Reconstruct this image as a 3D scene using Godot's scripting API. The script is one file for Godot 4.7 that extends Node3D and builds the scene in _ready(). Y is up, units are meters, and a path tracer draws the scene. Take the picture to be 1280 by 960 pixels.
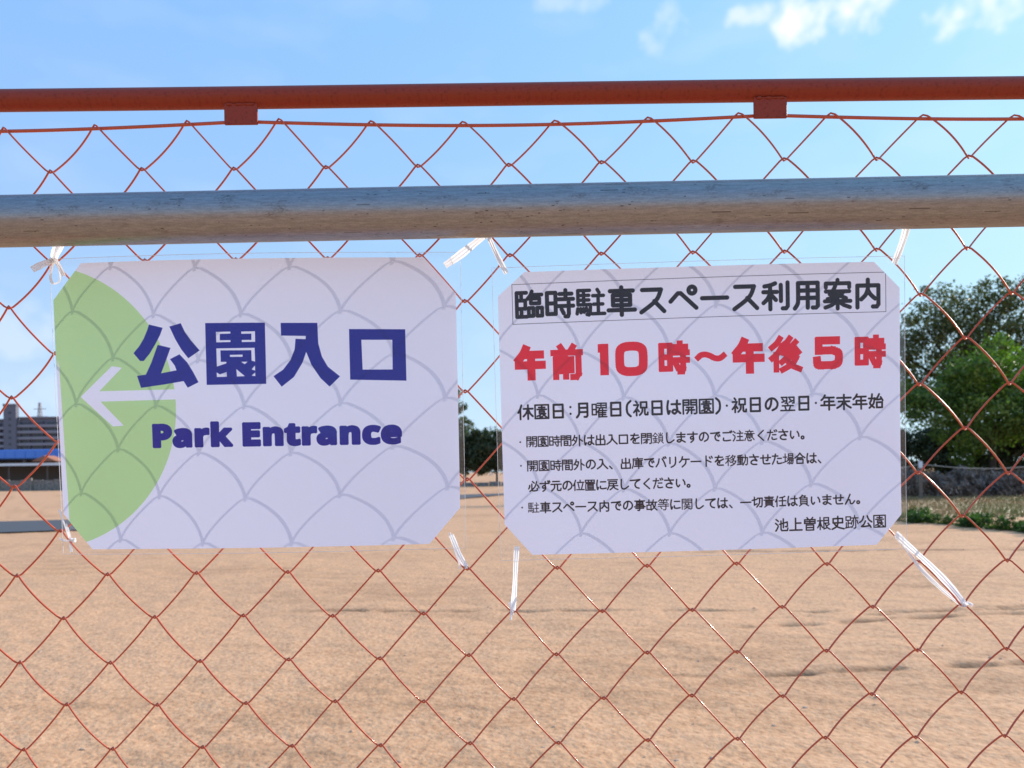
extends Node3D
# A red chain-link fence panel with two laminated notices tied to it, a scaffold pipe in front, a sandy park ground behind.

const EYE := Vector3(0, 1.4, 0)
const LEAN := 0.0384          # the fence panel leans a little towards the viewer at its top
const FENCE_Z := -0.8         # distance of the wire knots at eye height
var rng := RandomNumberGenerator.new()
var M := {}
var noise_a := FastNoiseLite.new()
var noise_b := FastNoiseLite.new()
var noise_c := FastNoiseLite.new()


func _ready() -> void:
	rng.seed = 20240
	set_up_view()
	set_up_noise()
	make_materials()
	build_ground()
	build_fence()
	build_barricade()
	build_signs()
	build_ties()
	build_far_left()
	build_vegetation()
	build_rope_fence()


# ------------------------------------------------------------------ camera, sky, sun

func set_up_view() -> void:
	var cam := Camera3D.new()
	cam.name = "camera"
	add_child(cam)
	var lens := CameraAttributesPhysical.new()
	lens.frustum_near = 0.05
	lens.frustum_far = 4000.0
	lens.frustum_focus_distance = 0.79
	lens.frustum_focal_length = 35.0
	lens.exposure_aperture = 16.0
	cam.attributes = lens
	cam.set_frustum(0.05 * 2.0 * 480.0 / 963.0, Vector2(0, 0.05 * 110.0 / 963.0), 0.05, 4000.0)
	cam.position = EYE
	cam.rotation_degrees = Vector3(0, 0, -0.7)
	cam.current = true

	var env := Environment.new()
	env.background_mode = Environment.BG_SKY
	env.tonemap_mode = Environment.TONE_MAPPER_LINEAR
	env.tonemap_exposure = 1.2
	env.sdfgi_enabled = true
	env.ssao_enabled = true
	env.ssil_enabled = true
	var sky := Sky.new()
	var panorama := PanoramaSkyMaterial.new()
	panorama.panorama = ImageTexture.create_from_image(sky_image())
	sky.sky_material = panorama
	env.sky = sky
	var world := WorldEnvironment.new()
	world.name = "world"
	world.environment = env
	add_child(world)

	var sun := DirectionalLight3D.new()
	sun.name = "sun"
	sun.light_color = Color(1.0, 0.955, 0.90)
	sun.light_energy = 1.5
	sun.light_angular_distance = 0.55
	sun.shadow_enabled = true
	add_child(sun)
	sun.look_at_from_position(sun_way() * 10.0, Vector3.ZERO)


func sun_way() -> Vector3:
	return Vector3(1.62, 0.72, -1.0).normalized()


func sky_image() -> Image:
	# Clear afternoon air: deeper blue overhead and away from the sun, paler towards the horizon and the sun, with small fair-weather clouds.
	var w := 2048
	var h := 1024
	var n := FastNoiseLite.new()
	n.seed = 5
	n.noise_type = FastNoiseLite.TYPE_SIMPLEX_SMOOTH
	n.fractal_type = FastNoiseLite.FRACTAL_FBM
	n.fractal_octaves = 5
	n.frequency = 1.0
	var data := PackedFloat32Array()
	data.resize(w * h * 3)
	var s := sun_way()
	var zen := Vector3(0.160, 0.385, 0.81)
	var low := Vector3(0.56, 0.71, 0.86)
	# fair-weather clouds: direction (azimuth from straight ahead, to the right; elevation), size in degrees, strength
	var puffs := [[22.6, 28.6, 3.3, 1.7, 1.0], [17.5, 29.2, 1.6, 0.7, 0.6], [31.8, 27.0, 3.4, 1.5, 1.0], [11.8, 29.3, 2.0, 1.5, 0.45], [4.2, 31.4, 3.4, 0.8, 0.3], [-33.0, 9.0, 6.0, 2.6, 0.28], [-31.0, 5.5, 9.0, 1.6, 0.2], [60.0, 33.0, 8.0, 3.0, 0.9], [-70.0, 34.0, 9.0, 3.0, 0.8], [110.0, 30.0, 9.0, 3.0, 0.8], [-120.0, 28.0, 9.0, 4.0, 0.9], [165.0, 34.0, 10.0, 4.0, 0.9], [-165.0, 22.0, 12.0, 3.0, 0.7]]
	for j in h:
		var el := PI / 2.0 - (j + 0.5) / h * PI
		var cy := sin(el)
		var ce := cos(el)
		for i in w:
			var at := (j * w + i) * 3
			if el < -0.02:
				data[at] = 0.30
				data[at + 1] = 0.24
				data[at + 2] = 0.19
				continue
			var az := wrapf((i + 0.5) / w * TAU, -PI, PI)      # 0 is straight ahead (-z)
			var d := Vector3(sin(az) * ce, cy, -cos(az) * ce)
			var t := exp(-maxf(el, 0.0) / 0.30)
			var c := zen.lerp(low, t)
			var gamma := acos(clampf(d.dot(s), -1.0, 1.0))
			c += Vector3(0.16, 0.27, 0.16) * exp(-gamma * gamma / 0.75)
			c += Vector3(0.5, 0.45, 0.35) * exp(-gamma / 0.16)
			var azd := rad_to_deg(az)
			var eld := rad_to_deg(el)
			var cloud := 0.0
			for p in puffs:
				var dx: float = wrapf(azd - p[0], -180.0, 180.0) * ce / p[2]
				var dy: float = (eld - p[1]) / p[3]
				var q := dx * dx + dy * dy
				if q < 2.5:
					var v: float = n.get_noise_3dv(d * 16.0) * 0.9 + n.get_noise_3dv(d * 60.0) * 0.25
					cloud = maxf(cloud, clampf((1.0 - q * 0.85 + v * 1.5 - 0.25) * 1.1, 0.0, 1.0) * p[4])
			var wisp: float = clampf(n.get_noise_3dv(Vector3(d.x * 5.0, d.y * 14.0, d.z * 5.0) + Vector3(9, 2, 4)) * 0.5, 0.0, 0.3)
			cloud = maxf(cloud, wisp * 0.3)
			c = c.lerp(Vector3(0.97, 0.98, 1.0), cloud * 0.85)
			data[at] = c.x
			data[at + 1] = c.y
			data[at + 2] = c.z
	return Image.create_from_data(w, h, false, Image.FORMAT_RGBF, data.to_byte_array())


# ------------------------------------------------------------------ helpers

func set_up_noise() -> void:
	for pair in [[noise_a, 1, 0.35], [noise_b, 2, 2.6], [noise_c, 3, 9.0]]:
		var n: FastNoiseLite = pair[0]
		n.seed = pair[1]
		n.noise_type = FastNoiseLite.TYPE_SIMPLEX_SMOOTH
		n.frequency = pair[2]
		n.fractal_octaves = 3


func lin(r: float, g: float, b: float) -> Color:
	return Color(r, g, b).linear_to_srgb()


func noise_texture(seed_: int, freq: float, colors: Array, size := 512, as_normal := false, bump := 4.0, octaves := 5) -> NoiseTexture2D:
	var n := FastNoiseLite.new()
	n.seed = seed_
	n.noise_type = FastNoiseLite.TYPE_SIMPLEX
	n.frequency = freq
	n.fractal_octaves = octaves
	var t := NoiseTexture2D.new()
	t.width = size
	t.height = size
	t.seamless = true
	t.noise = n
	if as_normal:
		t.as_normal_map = true
		t.bump_strength = bump
	elif colors.size():
		var g := Gradient.new()
		var offs := PackedFloat32Array()
		var cols := PackedColorArray()
		for i in colors.size():
			offs.append(float(i) / (colors.size() - 1))
			cols.append(colors[i])
		g.offsets = offs
		g.colors = cols
		t.color_ramp = g
	return t


func mat(called: String, albedo: Color, rough := 0.8, metal := 0.0) -> StandardMaterial3D:
	var m := StandardMaterial3D.new()
	m.resource_name = called
	m.albedo_color = albedo
	m.roughness = rough
	m.metallic = metal
	M[called] = m
	return m


func triplanar(m: StandardMaterial3D, scale_: Vector3, tex: Texture2D) -> void:
	m.uv1_triplanar = true
	m.uv1_world_triplanar = true
	m.uv1_scale = scale_
	m.albedo_texture = tex


func make_materials() -> void:
	var g := mat("sandy_ground", Color(1, 1, 1), 0.95)
	triplanar(g, Vector3(0.62, 0.62, 0.62), noise_texture(11, 0.02, [lin(0.48, 0.235, 0.128), lin(0.68, 0.37, 0.20), lin(0.76, 0.425, 0.235), lin(0.82, 0.48, 0.275)], 1024))
	g.vertex_color_use_as_albedo = true
	g.heightmap_enabled = true
	g.heightmap_texture = noise_texture(12, 0.03, [], 1024)
	g.heightmap_scale = 0.4
	g.metallic_specular = 0.2

	mat("asphalt", lin(0.10, 0.10, 0.11), 0.9)
	triplanar(M.asphalt, Vector3(2, 2, 2), noise_texture(13, 0.08, [Color(0.8, 0.8, 0.8), Color(1, 1, 1)]))

	var red := mat("red_paint", lin(0.30, 0.040, 0.014), 0.55)
	triplanar(red, Vector3(9, 9, 9), noise_texture(21, 0.02, [Color(0.80, 0.74, 0.72), Color(1, 1, 1), Color(1, 1, 1), Color(0.92, 0.86, 0.84)]))
	red.metallic_specular = 0.32
	red.clearcoat_enabled = true
	red.clearcoat = 0.2
	red.clearcoat_roughness = 0.3
	var wire := mat("red_coated_wire", lin(0.56, 0.085, 0.026), 0.45)
	wire.clearcoat_enabled = true
	wire.clearcoat = 0.3
	wire.clearcoat_roughness = 0.12

	var zinc := mat("galvanised_steel", Color(1, 1, 1), 0.40, 0.8)
	zinc.albedo_texture = ImageTexture.create_from_image(pipe_image())
	mat("steel_stand", lin(0.5, 0.5, 0.52), 0.45, 0.9)

	var film := mat("clear_film", Color(1, 1, 1, 0.012), 0.08)
	film.metallic_specular = 0.4
	film.transparency = BaseMaterial3D.TRANSPARENCY_ALPHA

	var milky := mat("milky_edge", lin(0.75, 0.76, 0.80), 0.3)
	milky.backlight_enabled = true
	milky.backlight = Color(0.8, 0.8, 0.8)

	var string_ := mat("white_plastic_string", lin(0.90, 0.90, 0.90), 0.35)
	string_.backlight_enabled = true
	string_.backlight = Color(1, 1, 1)

	mat("concrete_wall", lin(0.145, 0.15, 0.19), 0.9)
	mat("concrete_band", lin(0.235, 0.24, 0.285), 0.9)
	mat("grey_sheet", lin(0.26, 0.26, 0.27), 0.7)
	mat("window_glass", lin(0.04, 0.05, 0.06), 0.15)
	mat("blue_sheet", lin(0.10, 0.26, 0.72), 0.5)
	mat("rusty_sheet", lin(0.40, 0.16, 0.09), 0.8)
	mat("white_trim", lin(0.75, 0.75, 0.76), 0.6)
	mat("dark_wood", lin(0.13, 0.105, 0.09), 0.9)
	mat("block_wall", lin(0.42, 0.38, 0.34), 0.95)
	triplanar(M.block_wall, Vector3(0.4, 0.4, 0.4), noise_texture(31, 0.02, [Color(0.5, 0.5, 0.48), Color(1, 1, 1)]))
	mat("mast_steel", lin(0.35, 0.37, 0.42), 0.6, 0.2)
	mat("post_wood", lin(0.20, 0.15, 0.11), 0.9)
	mat("white_cap", lin(0.8, 0.8, 0.8), 0.6)
	mat("rope", lin(0.42, 0.38, 0.31), 0.9)
	mat("bark", lin(0.10, 0.075, 0.055), 0.95)
	triplanar(M.bark, Vector3(1.5, 0.5, 1.5), noise_texture(41, 0.03, [Color(0.5, 0.5, 0.5), Color(1, 1, 1)]))
	leaf_material("bright_leaves", Color(0.75, 1.0, 0.4))
	leaf_material("dark_leaves", Color(0.65, 0.8, 0.4))
	leaf_material("dry_leaves", Color(0.8, 0.7, 0.6))
	leaf_material("grass_blades", Color(0.5, 0.5, 0.3))
	mat("stones", lin(0.60, 0.40, 0.27), 0.95)
	mat("dry_straw", lin(0.50, 0.38, 0.23), 0.9)


func leaf_material(called: String, through: Color) -> void:
	var m := mat(called, Color(1, 1, 1), 0.5)
	m.vertex_color_use_as_albedo = true
	m.backlight_enabled = true
	m.backlight = through
	m.cull_mode = BaseMaterial3D.CULL_DISABLED


func pipe_image() -> Image:
	# worn zinc: long drawing streaks, spangle, scratches and dark specks
	var w := 1024
	var h := 256
	var im := Image.create(w, h, false, Image.FORMAT_RGB8)
	var n := FastNoiseLite.new()
	n.seed = 77
	n.frequency = 1.0
	n.fractal_octaves = 4
	for j in h:
		var streak: float = n.get_noise_2d(3.0, j * 0.11) * 0.06
		for i in w:
			var a := TAU * i / w
			var v: float = 0.60 + streak * (0.6 + 0.6 * n.get_noise_2d(cos(a) * 2.0, sin(a) * 2.0 + j * 0.05)) + n.get_noise_3d(cos(a) * 9.0, sin(a) * 9.0, j * 0.30) * 0.07
			v += n.get_noise_3d(cos(a) * 60.0, sin(a) * 60.0, j * 0.7) * 0.06
			# patches of grime, finely broken up
			var grime: float = clampf(n.get_noise_3d(cos(a) * 4.0 + 20.0, sin(a) * 4.0, j * 0.035) * 2.2 - 0.55, 0.0, 1.0) * clampf(n.get_noise_3d(cos(a) * 50.0, sin(a) * 50.0 + 9.0, j * 0.45) * 2.0 + 0.45, 0.0, 1.0)
			v *= 1.0 - 0.22 * grime
			im.set_pixel(i, j, Color(v, v * (0.99 - 0.05 * grime), v * (0.985 - 0.08 * grime)))
	var r := RandomNumberGenerator.new()
	r.seed = 9
	for k in 520:
		var x := r.randi_range(0, w - 40)
		var y := r.randi_range(0, h - 3)
		var len_ := r.randi_range(1, 3) if r.randf() < 0.9 else r.randi_range(5, 22)
		var dark := r.randf_range(0.22, 0.5)
		for q in len_:
			var yy := clampi(y + int(q * r.randf_range(-0.03, 0.03)), 0, h - 1)
			im.set_pixel(mini(x + q, w - 1), yy, Color(dark, dark * 0.95, dark * 0.92))
	return im


func surf() -> SurfaceTool:
	var st := SurfaceTool.new()
	st.begin(Mesh.PRIMITIVE_TRIANGLES)
	return st


func put(called: String, mesh: Mesh, m: Material, parent: Node = self) -> MeshInstance3D:
	var o := MeshInstance3D.new()
	o.name = called
	o.mesh = mesh
	o.material_override = m
	parent.add_child(o, true)
	return o


func finish(called: String, st: SurfaceTool, m: Material, parent: Node = self) -> MeshInstance3D:
	return put(called, st.commit(), m, parent)


func thing(called: String, label: String, category: String, at := Vector3.ZERO, group := "") -> Node3D:
	var o := Node3D.new()
	o.name = called
	add_child(o, true)
	o.position = at
	tag(o, label, category, group)
	return o


func tag(o: Node, label: String, category: String, group := "") -> void:
	o.set_meta("label", label)
	o.set_meta("category", category)
	if group != "":
		o.set_meta("group", group)


func tube(st: SurfaceTool, pts: PackedVector3Array, radii: Variant, sides := 6, caps := true, uv_len := 1.0) -> void:
	# a swept tube with smooth normals
	var count := pts.size()
	var verts := []
	var up := Vector3(0.13, 0.21, 1.0).normalized()
	var along := 0.0
	st.set_smooth_group(0)
	var rings := []
	for k in count:
		var t: Vector3 = (pts[mini(k + 1, count - 1)] - pts[maxi(k - 1, 0)]).normalized()
		var side := up.cross(t)
		if side.length() < 0.01:
			side = Vector3.RIGHT.cross(t)
		side = side.normalized()
		up = t.cross(side).normalized()
		if k > 0:
			along += pts[k].distance_to(pts[k - 1])
		var r: float = radii if radii is float else radii[k]
		var ring := []
		for s in sides + 1:
			var a := TAU * s / sides
			var nrm := side * cos(a) + up * sin(a)
			ring.append([pts[k] + nrm * r, nrm, Vector2(along / uv_len, float(s) / sides)])
		rings.append(ring)
	for k in count - 1:
		for s in sides:
			var q := [rings[k][s], rings[k + 1][s], rings[k + 1][s + 1], rings[k][s + 1]]
			for c in [0, 1, 2, 0, 2, 3]:
				st.set_normal(q[c][1])
				st.set_uv(q[c][2])
				st.add_vertex(q[c][0])
	if caps:
		for e in [[0, -1.0], [count - 1, 1.0]]:
			var ring: Array = rings[e[0]]
			var t: Vector3 = (pts[mini(e[0] + 1, count - 1)] - pts[maxi(e[0] - 1, 0)]).normalized() * e[1]
			for s in range(1, sides - 1):
				for c in ([0, s, s + 1] if e[1] < 0.0 else [0, s + 1, s]):
					st.set_normal(t)
					st.set_uv(Vector2.ZERO)
					st.add_vertex(ring[c][0])


func box(st: SurfaceTool, lo: Vector3, hi: Vector3, bevel := 0.0) -> void:
	# a box with chamfered edges
	var b := minf(bevel, 0.45 * minf(hi.x - lo.x, minf(hi.y - lo.y, hi.z - lo.z)))
	if b <= 0.0:
		var bm := BoxMesh.new()
		bm.size = hi - lo
		st.append_from(bm, 0, Transform3D(Basis(), (lo + hi) / 2.0))
		return
	var pts := PackedVector3Array()
	for x in [lo.x, hi.x]:
		for y in [lo.y, hi.y]:
			for z in [lo.z, hi.z]:
				var sx := 1.0 if x == lo.x else -1.0
				var sy := 1.0 if y == lo.y else -1.0
				var sz := 1.0 if z == lo.z else -1.0
				pts.append(Vector3(x, y + sy * b, z + sz * b))
				pts.append(Vector3(x + sx * b, y, z + sz * b))
				pts.append(Vector3(x + sx * b, y + sy * b, z))
	var c := (lo + hi) / 2.0
	# hull by faces: six faces, twelve edges, eight corners
	var idx := func(ix: int, iy: int, iz: int, f: int) -> Vector3: return pts[((ix * 2 + iy) * 2 + iz) * 3 + f]
	var tri := func(a: Vector3, p: Vector3, q: Vector3) -> void:
		var nrm := (p - a).cross(q - a).normalized()
		var out := nrm.dot((a + p + q) / 3.0 - c) > 0.0
		for v in ([a, q, p] if out else [a, p, q]):
			st.set_normal(nrm if out else -nrm)
			st.add_vertex(v)
	var quad := func(a: Vector3, p: Vector3, q: Vector3, r: Vector3) -> void:
		tri.call(a, p, q)
		tri.call(a, q, r)
	for e in 2:
		quad.call(idx.call(e, 0, 0, 0), idx.call(e, 1, 0, 0), idx.call(e, 1, 1, 0), idx.call(e, 0, 1, 0))
		quad.call(idx.call(0, e, 0, 1), idx.call(1, e, 0, 1), idx.call(1, e, 1, 1), idx.call(0, e, 1, 1))
		quad.call(idx.call(0, 0, e, 2), idx.call(1, 0, e, 2), idx.call(1, 1, e, 2), idx.call(0, 1, e, 2))
		for f in 2:
			quad.call(idx.call(e, f, 0, 0), idx.call(e, f, 1, 0), idx.call(e, f, 1, 1), idx.call(e, f, 0, 1))
			quad.call(idx.call(e, 0, f, 0), idx.call(e, 1, f, 0), idx.call(e, 1, f, 2), idx.call(e, 0, f, 2))
			quad.call(idx.call(0, e, f, 1), idx.call(1, e, f, 1), idx.call(1, e, f, 2), idx.call(0, e, f, 2))
			for g in 2:
				tri.call(idx.call(e, f, g, 0), idx.call(e, f, g, 1), idx.call(e, f, g, 2))


func boxed(called: String, lo: Vector3, hi: Vector3, m: Material, parent: Node, bevel := 0.0) -> MeshInstance3D:
	var st := surf()
	box(st, lo, hi, bevel)
	return finish(called, st, m, parent)


func fence_at(x: float, y: float, front := 0.0) -> Vector3:
	# a point on the leaning fence panel, or so far in front of it
	return Vector3(x, y, FENCE_Z + front + LEAN * (y - EYE.y))


# ------------------------------------------------------------------ ground

func ground_height(x: float, z: float) -> float:
	var r := Vector2(x, z).length()
	var far := clampf((r - 40.0) / 30.0, 0.0, 1.0)
	var h: float = noise_a.get_noise_2d(x, z) * 0.022 + noise_b.get_noise_2d(x, z * 1.5) * 0.009 + noise_c.get_noise_2d(x, z) * 0.0013
	h -= rut(x, z) * 0.032
	return h * (1.0 - far)


func rut(x: float, z: float) -> float:
	# old wheel tracks in the sand, running across to the right
	var deep := 0.0
	for t in [[1.3, -5.25, -0.10, 0.05], [2.1, -6.9, -0.16, 0.07], [2.3, -7.25, -0.16, 0.05], [3.2, -13.2, 0.05, 0.10], [-2.0, -7.9, 0.06, 0.05]]:
		var along: float = x - t[0]
		if along < -0.4:
			continue
		var mid: float = t[1] + along * t[2] + noise_a.get_noise_2d(x * 2.0, t[1] * 9.0) * 0.10
		var q: float = (z - mid) / t[3]
		var strength: float = clampf((along + 0.4) / 0.8, 0.0, 1.0) * clampf(0.65 + noise_b.get_noise_2d(x * 0.6, t[1] * 3.0) * 1.3, 0.0, 1.0)
		deep = maxf(deep, exp(-q * q) * strength)
	return deep


func build_ground() -> void:
	var radii := PackedFloat32Array([0.0])
	var r := 0.35
	while r < 2600.0:
		radii.append(r)
		r *= 1.16 if r < 2.9 else (1.0072 if r < 32.0 else 1.10)
	var angles := PackedFloat32Array()
	var a := -42.0
	while a <= 42.0:
		angles.append(deg_to_rad(a))
		a += 0.25
	a = 48.0
	while a < 318.0:
		angles.append(deg_to_rad(a))
		a += 6.0
	var cols := angles.size()
	var verts := PackedVector3Array()
	var colors := PackedColorArray()
	var index := PackedInt32Array()
	for i in radii.size():
		for j in cols:
			var x := sin(angles[j]) * radii[i]
			var z := -cos(angles[j]) * radii[i]
			verts.append(Vector3(x, ground_height(x, z), z))
			# soil colour: damp tracks, paler trodden sand, a warmer tone here and there
			var p: float = noise_a.get_noise_2d(x * 0.45 + 40.0, z * 1.1) * 0.5 + noise_b.get_noise_2d(x * 0.30 + 9.0, z * 0.9 + 5.0) * 0.4 + noise_b.get_noise_2d(x * 0.9 + 70.0, z * 2.2) * 0.3
			var k := 1.0 + p * 0.40 - rut(x, z) * 0.75
			var warm: float = noise_a.get_noise_2d(x * 0.2 - 80.0, z * 0.2 + 30.0)
			colors.append(Color(k * (1.0 + warm * 0.03), k * (0.93 + 0.07 * k), k * (0.88 + 0.12 * k) * (1.0 - warm * 0.06)))
	for i in radii.size() - 1:
		for j in cols:
			var n := (j + 1) % cols
			var q := [i * cols + j, i * cols + n, (i + 1) * cols + n, (i + 1) * cols + j]
			index.append_array(PackedInt32Array([q[0], q[2], q[1], q[0], q[3], q[2]]))
	var arrays := []
	arrays.resize(Mesh.ARRAY_MAX)
	arrays[Mesh.ARRAY_VERTEX] = verts
	arrays[Mesh.ARRAY_COLOR] = colors
	arrays[Mesh.ARRAY_INDEX] = index
	var normals := PackedVector3Array()
	for v in verts:
		if v.length() > 60.0:
			normals.append(Vector3.UP)
		else:
			var e := 0.012 + v.length() * 0.002
			normals.append(Vector3(ground_height(v.x - e, v.z) - ground_height(v.x + e, v.z), 2.0 * e, ground_height(v.x, v.z - e) - ground_height(v.x, v.z + e)).normalized())
	arrays[Mesh.ARRAY_NORMAL] = normals
	var mesh := ArrayMesh.new()
	mesh.add_surface_from_arrays(Mesh.PRIMITIVE_TRIANGLES, arrays)
	put("ground", mesh, M.sandy_ground).set_meta("kind", "structure")

	# an asphalt path that comes in from the left and bends away
	var st := surf()
	var mid := PackedVector3Array([Vector3(-40, 0, -16.5), Vector3(-26, 0, -18.5), Vector3(-18.0, 0, -20.4), Vector3(-12.6, 0, -22.6), Vector3(-9.5, 0, -27.0), Vector3(-6.5, 0, -35.0), Vector3(-2.0, 0, -47.0), Vector3(6.0, 0, -52.0), Vector3(15.0, 0, -56.0)])
	var half := [3.3, 3.3, 3.2, 2.9, 2.2, 1.8, 1.6, 1.4, 1.4]
	for k in mid.size() - 1:
		var q := []
		for e in [k, k + 1]:
			var t: Vector3 = (mid[mini(e + 1, mid.size() - 1)] - mid[maxi(e - 1, 0)]).normalized()
			var s: Vector3 = t.cross(Vector3.UP) * half[e]
			q.append(mid[e] - s + Vector3(0, 0.04, 0))
			q.append(mid[e] + s + Vector3(0, 0.04, 0))
		for c in [0, 3, 1, 0, 2, 3]:
			st.set_normal(Vector3.UP)
			st.add_vertex(q[c])
	finish("path", st, M.asphalt).set_meta("kind", "structure")

	# loose clods and small stones
	var stone := surf()
	var ico := SphereMesh.new()
	ico.radius = 0.5
	ico.height = 0.7
	ico.radial_segments = 6
	ico.rings = 3
	var mm := MultiMesh.new()
	mm.transform_format = MultiMesh.TRANSFORM_3D
	mm.use_colors = false
	stone.append_from(ico, 0, Transform3D())
	mm.mesh = stone.commit()
	mm.instance_count = 420
	for k in 420:
		var d := 3.2 * pow(14.0 / 3.2, rng.randf())
		var x := rng.randf_range(-0.85, 0.85) * d
		var size := 0.006 + 0.022 * pow(rng.randf(), 4.0)
		var b := Basis.from_euler(Vector3(rng.randf(), rng.randf() * TAU, rng.randf())).scaled(Vector3(size * rng.randf_range(0.8, 1.8), size * 0.6, size * rng.randf_range(0.8, 1.3)))
		mm.set_instance_transform(k, Transform3D(b, Vector3(x, ground_height(x, -d) + size * 0.1, -d)))
	var mi := MultiMeshInstance3D.new()
	mi.name = "loose_stones"
	mi.multimesh = mm
	mi.material_override = M.stones
	add_child(mi)
	tag(mi, "tiny stones and clods lying loose on the sandy ground", "stones")
	mi.set_meta("kind", "stuff")


# ------------------------------------------------------------------ fence panel

const MESH_X := 0.09389      # diamond width
const MESH_Y := 0.09233      # diamond height
const FIRST_X := -0.4687     # a knot of the first full row
const FIRST_Y := 1.7140
const BOW := 0.0070          # how far the wires bow in front of and behind the knots

func tension_y(x: float) -> float:
	# the line wire sags between the two lugs and beyond them
	var lugs := [-0.81, -0.2705, 0.2665, 0.80]
	for k in 3:
		if x <= lugs[k + 1] or k == 2:
			var t := clampf((x - lugs[k]) / (lugs[k + 1] - lugs[k]), 0.0, 1.0)
			return 1.7632 - 0.0068 * sin(PI * t)
	return 1.7632


func knot(col: float, row: float) -> Vector3:
	# row 0 is the first full row of knots, row -0.5 the tops hooked over the line wire
	var x := FIRST_X + col * MESH_X - 0.00028 * row
	var y := FIRST_Y - row * MESH_Y + 0.00025 * col
	if row < 0.0:
		y = tension_y(x)
	x += noise_b.get_noise_2d(col * 1.7, row * 2.3) * 0.0022
	y += noise_b.get_noise_2d(col * 1.9 + 50.0, row * 2.1) * (0.0024 if row >= 0.0 else 0.0)
	return Vector3(x, y, 0.0)


func build_fence() -> void:
	var f := thing("fence_panel", "red steel fence panel of diamond chain-link mesh with a tubular top rail", "fence")
	var lo_x := -0.93
	var hi_x := 0.93
	# frame
	var rail_y := 1.786
	for spec in [["top_rail", rail_y, 0.0108], ["bottom_rail", 0.16, 0.0108]]:
		var pts := PackedVector3Array()
		for k in 25:
			var x := lerpf(lo_x, hi_x, k / 24.0)
			pts.append(fence_at(x, spec[1] + 0.0004 * sin(x * 5.0), -0.002))
		var st := surf()
		tube(st, pts, spec[2], 20)
		finish(spec[0], st, M.red_paint, f)
	for x in [lo_x, hi_x]:
		var st := surf()
		tube(st, PackedVector3Array([fence_at(x, 1.80, -0.002), fence_at(x, 0.9, -0.002), fence_at(x, 0.03, -0.002)]), 0.017, 20)
		finish("post", st, M.red_paint, f)
		var foot := surf()
		var fz := fence_at(x, 0.03).z
		tube(foot, PackedVector3Array([Vector3(x, 0.022, fz - 0.35), Vector3(x, 0.022, fz + 0.35)]), 0.017, 14)
		finish("foot", foot, M.red_paint, f)
	# lugs welded under the top rail, and the line wire threaded behind them
	for x in [-0.81, -0.2705, 0.2665, 0.80]:
		var st := surf()
		var p := fence_at(x, 1.7665, 0.0040)
		box(st, p + Vector3(-0.0168, -0.0108, -0.0014), p + Vector3(0.0168, 0.0105, 0.0014), 0.0005)
		var lug := finish("lug", st, M.red_paint, f)
		var weld := surf()
		var pts := PackedVector3Array()
		var rad := PackedFloat32Array()
		for k in 11:
			pts.append(p + Vector3(lerpf(-0.014, 0.014, k / 10.0), 0.0094, 0.0012 + 0.0006 * sin(k * 2.1)))
			rad.append(0.0014 + 0.0005 * sin(k * 1.7))
		tube(weld, pts, rad, 6)
		finish("weld", weld, M.red_paint, lug)
	var line := surf()
	var lp := PackedVector3Array()
	for k in 97:
		var x := lerpf(lo_x, hi_x, k / 96.0)
		lp.append(fence_at(x, tension_y(x) - 0.0022, -0.0005))
	tube(line, lp, 0.0017, 8)
	finish("line_wire", line, M.red_coated_wire, f)
	# every mesh wire runs across the panel in a zigzag; its valleys hook into the peaks of the wire below
	var first_col := -5
	var last_col := 15
	for wire in 33:
		var peak_row := wire * 0.5 - 0.5
		var odd := wire % 2       # peaks of wire 0 stand half a diamond beside the knots of row 0
		var st := surf()
		var pts := PackedVector3Array()
		for c in range(first_col, last_col):
			var shift := 0.5 if odd == 0 else 0.0
			var peak := knot(c + shift, peak_row)
			var valley := knot(c + shift + 0.5, peak_row + 0.5)
			var next := knot(c + shift + 1.0, peak_row)
			peak.y += 0.0029
			next.y += 0.0029
			valley.y -= 0.0027
			stroke_points(pts, peak, valley, 1.0)
			stroke_points(pts, valley, next, -1.0)
		var kept := PackedVector3Array()
		for p in pts:
			if p.x > lo_x and p.x < hi_x:
				kept.append(fence_at(p.x, p.y, p.z))
		tube(st, kept, 0.00096, 6, false)
		finish("mesh_wire", st, M.red_coated_wire, f)


func stroke_points(pts: PackedVector3Array, a: Vector3, b: Vector3, side: float) -> void:
	# one stroke of the flattened coil: rounded at the bends, bowed to the front (side 1) or to the back
	var n := 14
	for k in n:
		var t := float(k) / n
		var e := t
		# x runs a little ahead of y near the bends, which rounds them
		var x := lerpf(a.x, b.x, t)
		var y := lerpf(a.y, b.y, e)
		var near := minf(t, 1.0 - t) * absf(b.x - a.x)
		var soft := 0.0030
		var cut := maxf(0.0, soft - near)
		y += (-1.0 if (t < 0.5) == (a.y > b.y) else 1.0) * cut * cut / (2.0 * soft) * 0.9
		pts.append(Vector3(x, y, side * BOW * pow(sin(PI * t), 0.75)))


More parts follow.
